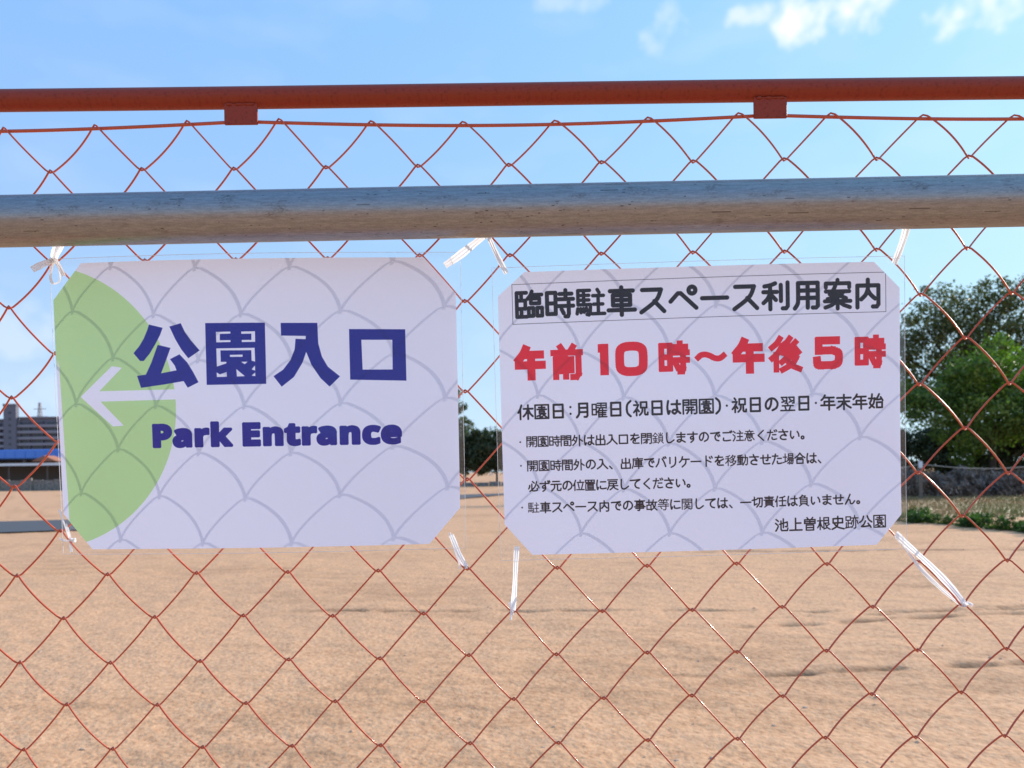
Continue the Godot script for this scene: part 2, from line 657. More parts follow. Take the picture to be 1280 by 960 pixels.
func build_barricade() -> void:
	var b := thing("pipe_barricade", "long galvanised scaffold pipe running across in front of the fence", "pipe")
	var st := surf()
	var pts := PackedVector3Array()
	for k in 41:
		var x := lerpf(-1.5, 1.5, k / 40.0)
		pts.append(Vector3(x, 1.6505 + 0.0070 * x, -0.7395 + 0.004 * x))
	tube(st, pts, 0.0241, 48, true, 0.9)
	finish("pipe", st, M.galvanised_steel, b)
	for x in [-1.42, 1.42]:
		var leg := surf()
		for s in [-1.0, 1.0]:
			tube(leg, PackedVector3Array([Vector3(x, 1.63 + 0.007 * x, -0.7395 + s * 0.04), Vector3(x, 0.01, -0.7395 + s * 0.36)]), 0.013, 12)
		tube(leg, PackedVector3Array([Vector3(x, 0.25, -1.06), Vector3(x, 0.25, -0.42)]), 0.011, 10)
		finish("stand", leg, M.steel_stand, b)


# ------------------------------------------------------------------ notices

func build_signs() -> void:
	sign_sheet("entrance_sign", "laminated white sign with blue lettering and an arrow in a green disc", Vector3(-0.2570, 1.4718, -0.7822), 0.264, 405.8, 290.2,
		[-3.0, 28.3, 374.0, 405.8], [36.0, 0.0, 0.0, 36.5], [253.8, 290.2, 290.2, 254.0], entrance_print(405.8, 290.2), 1.0)
	sign_sheet("parking_notice", "laminated white notice with black and red lettering and a framed heading", Vector3(0.1935, 1.4613, -0.7826), 0.977, 407.4, 287.4,
		[0.0, 27.6, 381.0, 407.4], [23.5, 0.0, 0.0, 26.4], [255.5, 287.4, 287.4, 257.0], notice_print(407.4, 287.4), 0.0)


func sheet_bend(u: float, v: float, curled: float, salt: float) -> float:
	# metres towards the viewer, for a place on the sheet from 0 to 1 across and down
	var z := (0.0110 if curled > 0.5 else 0.0062) * sin(PI * clampf(u, 0.0, 1.0)) - 0.0035 + 0.0010 * sin(PI * v * 1.3 + salt) * sin(TAU * u + salt)
	var edge := clampf((0.075 - u) / 0.10, 0.0, 1.0)
	z -= curled * 0.0036 * edge * edge * (0.3 + 1.0 * v)
	var corner := clampf((u + v - 1.55) / 0.45, 0.0, 1.0)
	z += 0.0015 * corner * corner * curled
	return z


func sign_sheet(called: String, label: String, centre: Vector3, turn: float, w: float, h: float, xs: Array, tops: Array, bots: Array, print_: Image, curled: float) -> void:
	var s := thing(called, label, "sign", centre)
	s.rotation = Vector3(atan(LEAN), 0, deg_to_rad(turn))
	var m := mat(called + "_paper", Color(1, 1, 1), 0.6)
	m.albedo_texture = ImageTexture.create_from_image(print_)
	m.backlight_enabled = true
	m.backlight = Color(0.66, 0.66, 0.68)
	m.cull_mode = BaseMaterial3D.CULL_DISABLED
	m.texture_repeat = false
	var salt := 0.7 if curled > 0.5 else 2.1
	# the paper with its corners cut off
	var st := surf()
	var cols := []
	for k in xs.size() - 1:
		var steps := 8 if k != 1 else 44
		for q in steps:
			cols.append(lerpf(xs[k], xs[k + 1], float(q) / steps))
	cols.append(xs[xs.size() - 1])
	var grid := []
	for x in cols:
		var k := 0
		while k < xs.size() - 2 and x > xs[k + 1]:
			k += 1
		var t: float = (x - xs[k]) / (xs[k + 1] - xs[k])
		var top := lerpf(tops[k], tops[k + 1], t)
		var bot := lerpf(bots[k], bots[k + 1], t)
		var line := []
		for r in 37:
			var y := lerpf(top, bot, r / 36.0)
			line.append([Vector3((x - w / 2.0) / 1000.0, (h / 2.0 - y) / 1000.0, sheet_bend(x / w, y / h, curled, salt)), Vector2(x / w, y / h)])
		grid.append(line)
	st.set_smooth_group(0)
	for c in grid.size() - 1:
		for r in 36:
			var q := [grid[c][r], grid[c + 1][r], grid[c + 1][r + 1], grid[c][r + 1]]
			for v in [0, 1, 2, 0, 2, 3]:
				st.set_uv(q[v][1])
				st.add_vertex(q[v][0])
	st.generate_normals()
	finish("paper", st, m, s)
	# the clear pouch round it: a front and a back skin welded at a rim a few millimetres wide
	var film := surf()
	film.set_smooth_group(0)
	var rim := 5.2
	var nx := 40
	var ny := 30
	for side in [1.0, -1.0]:
		for i in nx:
			for j in ny:
				var q := []
				for c in [[0, 0], [1, 0], [1, 1], [0, 1]]:
					var x := lerpf(-rim, w + rim, float(i + c[0]) / nx)
					var y := lerpf(-rim, h + rim, float(j + c[1]) / ny)
					var edge := 0.0001 if (i + c[0] == 0 or i + c[0] == nx or j + c[1] == 0 or j + c[1] == ny) else 0.00045
					var rip := 0.0004 * noise_a.get_noise_2d(x * 0.12, y * 0.09 + salt * 50.0)
					q.append(Vector3((x - w / 2.0) / 1000.0, (h / 2.0 - y) / 1000.0, sheet_bend(x / w, y / h, curled, salt) + side * (edge + rip)))
				for v in ([0, 1, 2, 0, 2, 3] if side > 0.0 else [0, 2, 1, 0, 3, 2]):
					film.add_vertex(q[v])
	film.generate_normals()
	var pouch := finish("laminate_film", film, M.clear_film, s)
	# the cut edge of the pouch, where the plastic is milky
	var edge_pts := PackedVector3Array()
	var ring := [Vector2(-rim, -rim), Vector2(w + rim, -rim), Vector2(w + rim, h + rim), Vector2(-rim, h + rim)]
	for k in 4:
		for q in 24:
			var p: Vector2 = ring[k].lerp(ring[(k + 1) % 4], q / 24.0)
			edge_pts.append(Vector3((p.x - w / 2.0) / 1000.0, (h / 2.0 - p.y) / 1000.0, sheet_bend(p.x / w, p.y / h, curled, salt)))
	edge_pts.append(edge_pts[0])
	var cut := surf()
	tube(cut, edge_pts, 0.00022, 5, false)
	finish("cut_edge", cut, M.milky_edge, pouch)


# --- print: a small rasteriser for strokes and filled outlines, in millimetres on the sheet

const DPMM := 4.0
var page := PackedByteArray()
var page_w := 0
var page_h := 0

func start_page(w: float, h: float, paper: Color) -> void:
	page_w = int(w * DPMM)
	page_h = int(h * DPMM)
	page = PackedByteArray()
	page.resize(page_w * page_h * 3)
	var n := FastNoiseLite.new()
	n.seed = 6
	n.frequency = 0.02
	var rgb := [int(paper.r * 255), int(paper.g * 255), int(paper.b * 255)]
	for k in page_w * page_h:
		page[k * 3] = rgb[0]
		page[k * 3 + 1] = rgb[1]
		page[k * 3 + 2] = rgb[2]


func page_image() -> Image:
	return Image.create_from_data(page_w, page_h, false, Image.FORMAT_RGB8, page)


func ink(at: int, c: Color, a: float) -> void:
	page[at] = int(lerpf(page[at], c.r * 255.0, a))
	page[at + 1] = int(lerpf(page[at + 1], c.g * 255.0, a))
	page[at + 2] = int(lerpf(page[at + 2], c.b * 255.0, a))


func pen(a: Vector2, b: Vector2, width: float, c: Color, square := false) -> void:
	# one straight pen stroke with round or square ends
	a *= DPMM
	b *= DPMM
	var r := width * DPMM / 2.0
	var d := b - a
	var l := d.length()
	var t := d / l if l > 0.001 else Vector2.RIGHT
	for y in range(maxi(0, int(minf(a.y, b.y) - r * 1.5 - 1)), mini(page_h, int(maxf(a.y, b.y) + r * 1.5 + 2))):
		for x in range(maxi(0, int(minf(a.x, b.x) - r * 1.5 - 1)), mini(page_w, int(maxf(a.x, b.x) + r * 1.5 + 2))):
			var p := Vector2(x + 0.5, y + 0.5) - a
			var u := p.dot(t)
			var dist: float
			if square:
				dist = maxf(absf(p.cross(t)) - r, maxf(-u - r * 0.8, u - l - r * 0.8))
			else:
				dist = (p - t * clampf(u, 0.0, l)).length() - r
			if dist < 0.5:
				ink((y * page_w + x) * 3, c, clampf(0.5 - dist, 0.0, 1.0))


func fill(outlines: Array, c: Color) -> void:
	# even-odd fill of outlines given as flat lists x, y, x, y
	var lo := Vector2(1e9, 1e9)
	var hi := -lo
	var edges := []
	for o in outlines:
		var n: int = o.size() / 2
		for k in n:
			var p := Vector2(o[k * 2], o[k * 2 + 1]) * DPMM
			var q := Vector2(o[(k + 1) % n * 2], o[(k + 1) % n * 2 + 1]) * DPMM
			lo = lo.min(p)
			hi = hi.max(p)
			if p.y != q.y:
				edges.append([p, q])
	var x0 := maxi(0, int(lo.x) - 1)
	var x1 := mini(page_w - 1, int(hi.x) + 1)
	for y in range(maxi(0, int(lo.y)), mini(page_h, int(hi.y) + 1)):
		var cover := PackedFloat32Array()
		cover.resize(x1 - x0 + 2)
		for sub in 4:
			var sy := y + (sub + 0.5) / 4.0
			var cuts := PackedFloat32Array()
			for e in edges:
				if (e[0].y <= sy) != (e[1].y <= sy):
					cuts.append(e[0].x + (sy - e[0].y) / (e[1].y - e[0].y) * (e[1].x - e[0].x))
			cuts.sort()
			for k in range(0, cuts.size() - 1, 2):
				var a := clampf(cuts[k], x0, x1)
				var b := clampf(cuts[k + 1], x0, x1)
				for x in range(int(a), int(b) + 1):
					cover[x - x0] += 0.25 * clampf(minf(b, x + 1.0) - maxf(a, x), 0.0, 1.0)
		for x in range(x0, x1):
			if cover[x - x0] > 0.0:
				ink((y * page_w + x) * 3, c, minf(1.0, cover[x - x0]))


func entrance_print(w: float, h: float) -> Image:
	start_page(w, h, Color(0.925, 0.93, 0.995))
	var green := Color(0.735, 0.885, 0.625)
	var blue := Color(0.09, 0.10, 0.56)
	pen(Vector2(-22.6, 145.0), Vector2(-22.6, 145.0), 289.0, green)
	fill([[-1.0, 95.0, 0.0, 95.0, 3.6, 262.0, -1.0, 262.0]], Color(0.925, 0.93, 0.995))
	fill([[22.5, 134.4, 56.9, 104.2, 67.4, 106.0, 42.7, 129.1, 125.0, 128.8, 124.7, 138.9, 43.4, 139.6, 66.9, 164.3, 55.5, 164.9]], Color(0.925, 0.93, 0.995))
	fill([[97.2, 63.5, 111.1, 67.1, 108.2, 74.2, 103.1, 83.1, 96.8, 92.6, 90.5, 99.6, 86.7, 99.6, 80.2, 91.7, 86.2, 85.2, 91.3, 77.5, 95.2, 69.2]], blue)
	fill([[118.1, 66.0, 129.7, 62.9, 133.6, 71.7, 139.3, 80.1, 148.0, 90.4, 136.3, 98.0, 129.4, 88.9, 123.7, 78.7]], blue)
	fill([[105.5, 84.0, 118.4, 87.3, 114.0, 98.2, 107.9, 112.5, 123.9, 109.8, 122.2, 105.0, 117.6, 98.5, 127.4, 93.9, 135.0, 102.2, 140.7, 111.9, 145.8, 122.1, 134.7, 127.4, 130.7, 120.7, 111.4, 123.6, 86.6, 126.6, 83.0, 114.5, 92.2, 113.5, 98.3, 101.6, 102.2, 92.1]], blue)
	fill([[154.5, 63.3, 214.3, 63.8, 214.0, 124.9, 154.1, 125.0],
		[165.0, 72.2, 179.5, 72.1, 179.6, 74.2, 168.9, 74.3, 168.7, 80.6, 179.4, 80.6, 179.4, 82.6, 165.1, 82.7],
		[190.3, 72.3, 204.2, 72.2, 204.1, 82.8, 190.7, 82.8, 190.7, 80.7, 200.3, 80.8, 200.5, 74.6, 190.4, 74.6],
		[164.9, 88.7, 203.4, 88.7, 203.5, 102.7, 200.0, 101.5, 200.0, 91.1, 169.0, 90.8, 169.0, 102.2, 174.7, 102.3, 174.6, 103.8, 164.9, 106.9],
		[178.3, 95.4, 191.1, 95.3, 191.1, 97.5, 178.4, 97.4], [189.4, 102.5, 196.1, 102.4, 193.0, 105.0], [199.7, 110.2, 203.2, 106.3, 203.3, 111.7],
		[164.5, 112.6, 167.7, 114.7, 174.6, 112.4, 174.8, 117.2, 164.6, 117.3], [184.4, 109.6, 192.9, 116.9, 184.8, 117.2], [199.5, 116.5, 203.2, 113.3, 203.4, 117.1]], blue)
	fill([[230.0, 64.3, 266.5, 64.7, 266.9, 85.2, 270.2, 98.5, 275.9, 108.7, 287.7, 118.5, 277.2, 128.6, 268.4, 120.0, 259.7, 106.7, 254.7, 93.4, 250.8, 104.1, 241.9, 118.4, 229.4, 128.0, 221.5, 117.4, 231.3, 111.0, 238.8, 101.5, 243.3, 90.8, 244.4, 80.3, 254.5, 80.9, 254.6, 77.6, 230.1, 76.9]], blue)
	fill([[297.9, 71.2, 354.0, 71.9, 354.1, 123.6, 297.9, 121.9], [309.9, 82.0, 340.9, 82.3, 340.6, 112.2, 310.5, 112.0]], blue)
	latin("Park Entrance", 96.4, 348.5, 187.9, 25.6, 1.6, blue)
	return page_image()


func latin(text: String, x0: float, x1: float, base: float, cap: float, bolder: float, c: Color) -> void:
	# heavy Latin lettering: the outlines of a bold face, thickened
	var font := SystemFont.new()
	font.font_names = PackedStringArray(["Droid Sans"])
	font.font_weight = 700
	var tm := TextMesh.new()
	tm.font = font
	tm.text = text
	tm.font_size = 100
	tm.pixel_size = 1.0
	tm.depth = 0.0
	tm.curve_step = 2.0
	tm.horizontal_alignment = HORIZONTAL_ALIGNMENT_LEFT
	var arr := tm.get_mesh_arrays()
	var v: PackedVector3Array = arr[Mesh.ARRAY_VERTEX]
	var idx: PackedInt32Array = arr[Mesh.ARRAY_INDEX]
	var lo := Vector2(1e9, 1e9)
	var hi := -lo
	for p in v:
		lo = lo.min(Vector2(p.x, p.y))
		hi = hi.max(Vector2(p.x, p.y))
	var sx := (x1 - x0 - bolder * 2.0) / (hi.x - lo.x)
	var sy := (cap + 0.6 - bolder * 2.0) / (hi.y - lo.y)
	for k in range(0, idx.size(), 3):
		var q := []
		for e in 3:
			var p := v[idx[k + e]]
			q.append(Vector2(x0 + bolder + (p.x - lo.x) * sx, base - bolder - (p.y - lo.y) * sy))
		fill([[q[0].x, q[0].y, q[1].x, q[1].y, q[2].x, q[2].y]], c)
		for e in 3:
			pen(q[e], q[(e + 1) % 3], bolder * 2.0, c)


func notice_print(w: float, h: float) -> Image:
	start_page(w, h, Color(0.925, 0.93, 0.995))
	var dark := Color(0.10, 0.06, 0.095)
	var red := Color(0.90, 0.09, 0.19)
	var frame := [Vector2(14.6, 12.1), Vector2(392.7, 10.6), Vector2(392.9, 50.2), Vector2(14.5, 52.0)]
	for k in 4:
		pen(frame[k], frame[(k + 1) % 4], 0.55, Color(0.35, 0.33, 0.38))
	line_of("臨時駐車スペース利用案内", 31.0, 374.3, 32.8, 31.6, 28.6, 4.3, dark)
	var boxes := [["午", 14.5, 73.5, 47.3, 109.4, 8.2], ["前", 51.5, 73.5, 84.6, 109.7, 6.2], ["1", 98.0, 74.6, 111.8, 106.5, 8.6], ["0", 118.2, 74.4, 148.1, 107.1, 8.6], ["時", 159.1, 72.4, 192.7, 108.8, 6.0],
		["〜", 197.5, 84.0, 228.8, 97.8, 5.6], ["午", 234.5, 72.9, 268.4, 109.4, 8.2], ["後", 271.8, 72.0, 306.3, 108.9, 5.8], ["5", 318.0, 73.4, 347.1, 106.5, 8.0], ["時", 358.9, 71.7, 393.3, 107.8, 6.0]]
	for b in boxes:
		var e: float = b[5] * 0.42
		draw_glyph(b[0], Rect2(b[1] + e, b[2] + e, b[3] - b[1] - 2.0 * e, b[4] - b[2] - 2.0 * e), b[5], red, true)
	line_of("休園日：月曜日（祝日は開園）・祝日の翌日・年末年始", 24.7, 382.0, 141.2, 140.3, 15.4, 2.05, dark)
	line_of("開園時間外は出入口を閉鎖しますのでご注意ください。", 30.2, 308.8, 171.4, 171.8, 11.2, 1.35, dark)
	line_of("開園時間外の入、出庫でバリケードを移動させた場合は、", 30.3, 326.0, 196.1, 196.4, 11.2, 1.35, dark)
	line_of("必ず元の位置に戻してください。", 30.9, 191.2, 217.1, 217.4, 11.2, 1.35, dark)
	line_of("駐車スペース内での事故等に関しては、一切責任は負いません。", 30.3, 365.6, 238.9, 239.6, 11.2, 1.35, dark)
	line_of("池上曽根史跡公園", 282.5, 384.3, 263.7, 263.2, 13.6, 1.55, dark)
	for y in [171.5, 195.7, 238.5]:
		pen(Vector2(18.5, y), Vector2(18.5, y), 1.7, dark)
	return page_image()


func line_of(text: String, x0: float, x1: float, y0: float, y1: float, size: float, width: float, c: Color) -> void:
	# x0 and x1 are the middles of the first and the last character
	var narrow := "：（）・"
	var at := PackedFloat32Array()
	var x := 0.0
	for k in text.length():
		var step := 0.5 if narrow.contains(text[k]) else 1.0
		if k > 0:
			x += step / 2.0
		at.append(x)
		x += step / 2.0
	for k in text.length():
		var t := at[k] / at[at.size() - 1]
		var mid := Vector2(lerpf(x0, x1, t), lerpf(y0, y1, t))
		draw_glyph(text[k], Rect2(mid - Vector2(size, size) / 2.0, Vector2(size, size)), width, c, false)


func draw_glyph(ch: String, r: Rect2, width: float, c: Color, square: bool) -> void:
	var strokes := glyph(ch)
	var n := strokes.size()
	var w := width
	if not square:
		w *= clampf(1.10 - 0.018 * n, 0.82, 1.0) if r.size.x > 20.0 else clampf(1.16 - 0.035 * n, 0.56, 1.04)
	for s in strokes:
		for k in s.size() - 1:
			pen(r.position + s[k] * r.size / 100.0, r.position + s[k + 1] * r.size / 100.0, w, c, square)


var glyph_cache := {}

func glyph(ch: String) -> Array:
	# the strokes of a character on a grid of 100 by 100: «x,y x,y» is a straight line, «~» a curve through its points, «o» a ring, «@name x y x y» another shape fitted into a box
	if glyph_cache.has(ch):
		return glyph_cache[ch]
	var out := []
	for part in String(GLYPHS.get(ch, "")).split("|", false):
		if part.begins_with("@"):
			var f := part.substr(1).split(" ")
			var lo := Vector2(float(f[1]), float(f[2]))
			var hi := Vector2(float(f[3]), float(f[4]))
			for s in glyph(f[0]):
				var moved := PackedVector2Array()
				for p in s:
					moved.append(lo + p * (hi - lo) / 100.0)
				out.append(moved)
			continue
		var pts := PackedVector2Array()
		var ring := part.begins_with("o")
		var curve := part.begins_with("~")
		for p in part.trim_prefix("~").trim_prefix("o").split(" ", false):
			var xy := p.split(",")
			pts.append(Vector2(float(xy[0]), float(xy[1])))
		if ring:
			var round_ := PackedVector2Array()
			for k in 17:
				round_.append(pts[0] + Vector2.from_angle(TAU * k / 16.0) * pts[1].x)
			pts = round_
		elif curve and pts.size() > 2:
			var smooth := PackedVector2Array()
			for k in pts.size() - 1:
				var a := pts[maxi(k - 1, 0)]
				var d := pts[mini(k + 2, pts.size() - 1)]
				for q in 6:
					smooth.append(pts[k].cubic_interpolate(pts[k + 1], a, d, q / 6.0))
			smooth.append(pts[pts.size() - 1])
			pts = smooth
		out.append(pts)
	glyph_cache[ch] = out
	return out


const GLYPHS := {
	"sun": "0,0 100,0 100,100 0,100 0,0|0,50 100,50",
	"box": "0,0 100,0 100,100 0,100 0,0",
	"eye": "0,0 100,0 100,100 0,100 0,0|0,33 100,33|0,67 100,67",
	"gate": "0,100 0,0 42,0 42,36 0,36|0,18 42,18|58,36 58,0 100,0 100,94 92,100 82,100|58,18 100,18|58,36 100,36",
	"temple": "10,14 90,14|50,0 50,34|0,34 100,34|0,60 100,60|70,46 70,90 64,100 46,100|22,72 36,88",
	"horse": "8,0 8,58|8,0 90,0|8,20 84,20|8,39 84,39|48,0 48,58|8,58 96,58 92,92 84,100 70,98|6,74 0,94|26,74 28,90|46,74 50,88|66,72 72,84",
	"lord": "44,0 58,12|8,24 92,24|14,58 86,58|0,96 100,96|50,24 50,96",
	"man": "~64,0 38,28 0,54|42,32 42,100",
	"water": "18,2 80,18|4,34 66,50|~8,98 40,84 76,60",
	"wood": "0,28 100,28|50,0 50,100|~48,30 30,62 0,84|~52,30 70,62 100,84",
	"altar": "40,0 60,12|8,26 80,26 50,54 5,78|50,50 50,100|56,52 90,72",
	"臨": "8,8 8,92|8,8 42,8|8,92 44,92|8,35 38,35 38,64 8,64|24,8 24,35|24,64 24,92|~62,4 56,18 46,30|58,16 96,16|@box 58 29 88 46|@box 50 62 66 90|@box 80 62 97 90",
	"時": "@sun 6 12 36 86|@temple 45 4 98 96",
	"駐": "@horse 2 8 52 94|@lord 55 6 99 94",
	"車": "10,14 90,14|50,2 50,98|20,29 80,29 80,64 20,64 20,29|20,46 80,46|4,81 96,81",
	"ス": "14,14 80,14|~80,14 62,52 10,92|56,54 90,90",
	"ペ": "4,58 30,30 40,30 94,82|o80,20 12,0",
	"ー": "6,50 94,50",
	"利": "~46,6 30,12 8,16|4,36 52,36|28,12 28,96|~28,40 18,60 4,74|30,44 48,64|66,12 66,68|90,4 90,86 84,94 72,94",
	"用": "~18,8 18,60 16,80 6,96|18,8 88,8 88,88 82,94 70,94|18,34 88,34|18,60 88,60|52,8 52,94",
	"案": "50,0 50,12|8,26 8,12 92,12 92,26|8,40 92,40|~42,20 34,36 22,50 52,54 80,64|~72,40 60,54 40,62 14,66|4,74 96,74|50,64 50,100|46,76 28,88 6,96|54,76 72,88 94,96",
	"内": "12,98 12,22 88,22 88,88 82,96 68,96|50,2 50,40|~50,34 42,54 26,70|~52,42 60,54 76,68",
	"午": "~34,0 24,18 4,40|24,22 92,22|2,58 98,58|54,22 54,100",
	"前": "26,0 36,14|74,0 64,14|0,20 100,20|10,100 10,40 46,40 46,100|10,60 46,60|10,80 46,80|66,40 66,80|92,38 92,90 84,100 70,100",
	"1": "20,4 64,4|64,0 64,100",
	"0": "~50,0 82,4 100,22 100,78 82,96 50,100 18,96 0,78 0,22 18,4 50,0",
	"5": "92,4 8,4 8,46|8,42 72,42|~72,42 96,52 100,72 94,90 72,98|72,98 20,98|~20,98 4,94 0,76",
	"〜": "~0,62 12,34 28,26 46,40 62,64 78,72 90,60 100,38",
	"後": "~32,0 20,16 2,30|~36,28 22,48 2,64|18,50 18,100|~66,0 56,12 42,24 66,26|~86,12 66,30 42,46 90,42|80,28 96,46|~58,46 52,62 36,76|54,60 88,60|~88,60 72,82 38,100|~54,68 72,86 100,98",
	"休": "@man 2 4 36 96|38,28 98,28|67,4 67,96|~66,30 54,58 36,78|~68,30 80,58 98,78",
	"園": "6,6 94,6 94,94 6,94 6,6|30,22 70,22|50,12 50,34|20,35 80,35|34,47 66,47 66,60 34,60 34,47|50,61 36,74 19,80|38,70 38,88 54,82|74,64 60,73|50,62 82,88",
	"日": "20,8 80,8 80,92 20,92 20,8|20,50 80,50",
	"：": "50,26 50,27|50,70 50,71",
	"月": "26,6 80,6 80,86 74,94 60,94|~26,6 26,60 22,80 10,96|26,34 80,34|26,62 80,62",
	"曜": "@sun 4 14 30 82|38,8 62,8 62,40 38,36|40,22 60,22|68,8 96,8 96,40 72,36|72,22 94,22|~52,42 46,56 36,66|46,54 46,98|46,56 96,56|46,70 92,70|46,83 92,83|46,97 98,97|72,44 70,97",
	"（": "~66,0 44,26 44,74 66,100",
	"）": "~34,0 56,26 56,74 34,100",
	"祝": "@altar 4 4 44 96|@box 52 10 90 46|~62,48 60,74 44,94|78,48 78,86 82,92 96,92 97,78",
	"は": "~16,8 10,50 16,92 26,74|38,30 94,30|~74,6 72,40 74,72 58,92 42,80 54,66 76,74 94,90",
	"開": "@gate 6 6 94 96|28,54 72,54|22,71 78,71|~42,54 40,78 30,94|60,54 60,94",
	"・": "50,50 50,51",
	"の": "~50,16 44,56 28,80 12,66 16,36 40,14 70,16 90,44 82,74 56,90",
	"翌": "8,8 44,8 44,46 34,46|14,18 24,28|12,40 38,30|56,8 92,8 92,46 82,46|62,18 72,28|60,40 86,30|50,50 50,60|14,63 86,63|32,68 38,88|68,68 60,90|4,94 96,94",
	"年": "~30,2 20,20 6,34|24,18 90,18|26,44 88,44|26,44 26,68|4,68 96,68|58,18 58,98",
	"末": "4,22 96,22|14,46 86,46|50,2 50,98|~48,48 30,72 4,88|~52,48 70,72 96,88",
	"始": "~24,4 20,40 10,66 38,92|~40,30 34,66 6,94|2,32 46,32|~72,4 62,24 52,40 90,36|82,24 96,46|@box 56 58 92 92",
	"間": "@gate 6 6 94 96|@sun 34 54 66 92",
	"外": "~26,4 18,30 4,50|20,24 46,24|~46,24 36,64 8,94|18,46 34,60|68,4 68,98|68,36 96,58",
	"出": "50,4 50,94|18,14 18,46 82,46 82,14|10,56 10,94 90,94 90,56",
	"入": "26,10 50,10|~50,10 58,50 96,92|~52,30 40,64 4,92",
	"口": "14,14 86,14 86,88 14,88 14,14",
	"を": "14,18 80,18|~46,4 34,36 14,58 36,46 52,52 52,72|~88,36 56,52 34,70 40,88 86,90",
	"閉": "@gate 6 6 94 96|24,62 76,62|56,50 56,90 46,92|~54,64 42,80 24,90",
	"鎖": "~26,2 16,18 2,30|26,2 46,24|14,34 38,34|6,52 44,52|26,34 26,86|12,62 16,78|40,62 34,78|2,92 48,86|74,2 74,24|58,6 64,20|92,6 84,20|@eye 58 30 92 74|66,78 52,96|82,78 98,96",
	"し": "~28,6 26,60 34,88 58,92 90,70",
	"ま": "12,22 88,22|16,44 84,44|~52,4 52,40 52,76 34,90 16,80 32,68 56,74 88,92",
	"す": "6,22 94,22|~58,4 58,40 56,60 38,66 34,50 50,42 60,54 58,76 36,96",
	"で": "~8,20 50,18 88,14 58,32 48,56 58,80 82,88|72,40 78,52|86,34 92,46",
	"ご": "18,18 72,18|~22,66 22,86 50,90 84,86|80,8 86,20|92,2 98,14",
	"注": "@water 4 6 30 96|@lord 36 4 98 94",
	"意": "50,0 50,10|16,12 84,12|34,16 38,28|66,16 62,28|6,32 94,32|@sun 24 40 76 64|16,72 8,92|34,70 36,90 44,96 64,96 68,86|50,70 56,80|80,70 92,88",
	"く": "74,6 26,50 76,96",
	"だ": "8,26 58,26|~36,6 30,46 12,94|54,48 86,48|~50,70 52,86 70,90 92,86|70,8 78,22|86,4 94,18",
	"さ": "10,24 90,24|~44,4 58,34 76,60 50,52 28,62 24,80 44,92 74,92",
	"い": "~16,20 14,60 28,86 42,70|~74,24 86,44 90,68",
	"。": "o20,80 12,0",
	"、": "10,72 30,94",
	"庫": "50,2 50,12|12,12 96,12|~12,12 12,60 2,96|26,26 94,26|34,39 86,39 86,66 34,66 34,39|34,52 86,52|60,18 60,98|22,80 98,80",
	"バ": "~34,18 26,56 6,88|~62,18 80,52 92,88|72,4 80,16|88,0 96,12",
	"リ": "26,8 26,62|~76,6 76,54 64,80 36,96",
	"ケ": "~34,4 24,34 6,54|28,28 94,28|~64,28 60,66 30,96",
	"ド": "36,4 36,96|36,38 80,60|66,14 74,28|84,8 92,22",
	"移": "~40,6 26,12 6,16|2,34 46,34|25,12 25,98|~25,38 16,60 2,74|28,44 44,62|~68,2 60,16 48,26|64,12 90,12|~90,12 78,32 50,48|62,24 70,32|~76,42 64,60 48,70|70,56 96,56|~96,56 80,84 46,98|64,68 74,78",
	"動": "~48,4 30,8 8,10|4,22 56,22|10,32 50,32 50,60 10,60 10,32|10,46 50,46|30,8 30,88|8,74 52,74|2,90 58,86|60,28 96,28 94,84 88,94 78,92|~76,4 76,50 54,96",
	"せ": "4,36 96,34|~72,8 72,44 68,60 56,58|~28,12 28,60 34,86 60,90 88,88",
	"た": "8,22 58,22|~36,4 28,50 8,94|56,44 90,44|~52,70 56,88 74,90 94,86",
	"場": "2,34 36,34|20,6 20,76|0,84 40,70|@sun 50 6 90 38|40,50 98,50|~54,52 48,62 38,70|50,62 94,62 90,88 84,96 76,94|~66,64 58,80 42,90|~82,64 74,84 56,98",
	"合": "~50,2 30,26 4,44|~50,2 70,26 96,44|28,44 72,44|@box 22 58 78 94",
	"必": "40,6 56,20|~78,8 60,56 14,96|~34,28 34,76 42,90 78,88 82,70|~14,40 12,56 4,72|~84,38 92,50 98,64",
	"ず": "6,26 88,26|~54,8 54,42 52,62 34,68 30,52 46,44 56,56 54,78 32,97|76,4 82,16|90,2 96,14",
	"元": "20,10 80,10|4,36 96,36|~36,36 34,70 8,96|62,36 62,86 68,92 90,92 94,74",
	"位": "@man 2 4 34 96|64,4 64,20|38,24 96,24|46,36 54,76|88,36 76,80|32,90 98,90",
	"置": "10,6 90,6 90,24 10,24 10,6|37,6 37,24|63,6 63,24|14,36 92,36|50,28 50,46|@eye 30 46 80 84|12,46 12,96 96,96",
	"に": "~16,8 10,50 16,92 24,74|44,24 90,24|~42,64 44,82 66,86 94,82",
	"戻": "8,8 94,8|18,24 86,24 86,42 18,42|~18,24 18,60 4,96|26,62 96,62|~58,44 54,74 26,98|~60,62 70,84 98,97",
	"て": "~6,18 50,16 92,12 60,32 48,56 58,80 84,90",
	"事": "6,12 94,12|50,0 50,88 44,98 32,96|22,22 78,22 78,38 22,38 22,22|16,50 84,50 84,78 14,78|2,64 98,64",
	"故": "2,26 48,26|26,4 26,52|@box 8 52 44 90|~66,4 58,30 48,46|58,26 98,26|~86,26 78,66 46,98|~60,40 72,72 98,97",
	"等": "~22,0 16,10 6,18|18,8 48,8|30,8 34,18|~64,0 58,10 50,18|62,8 96,8|76,8 80,18|16,30 84,30|50,20 50,46|4,46 96,46|4,64 96,64|72,52 72,88 66,98 50,97|26,74 36,88",
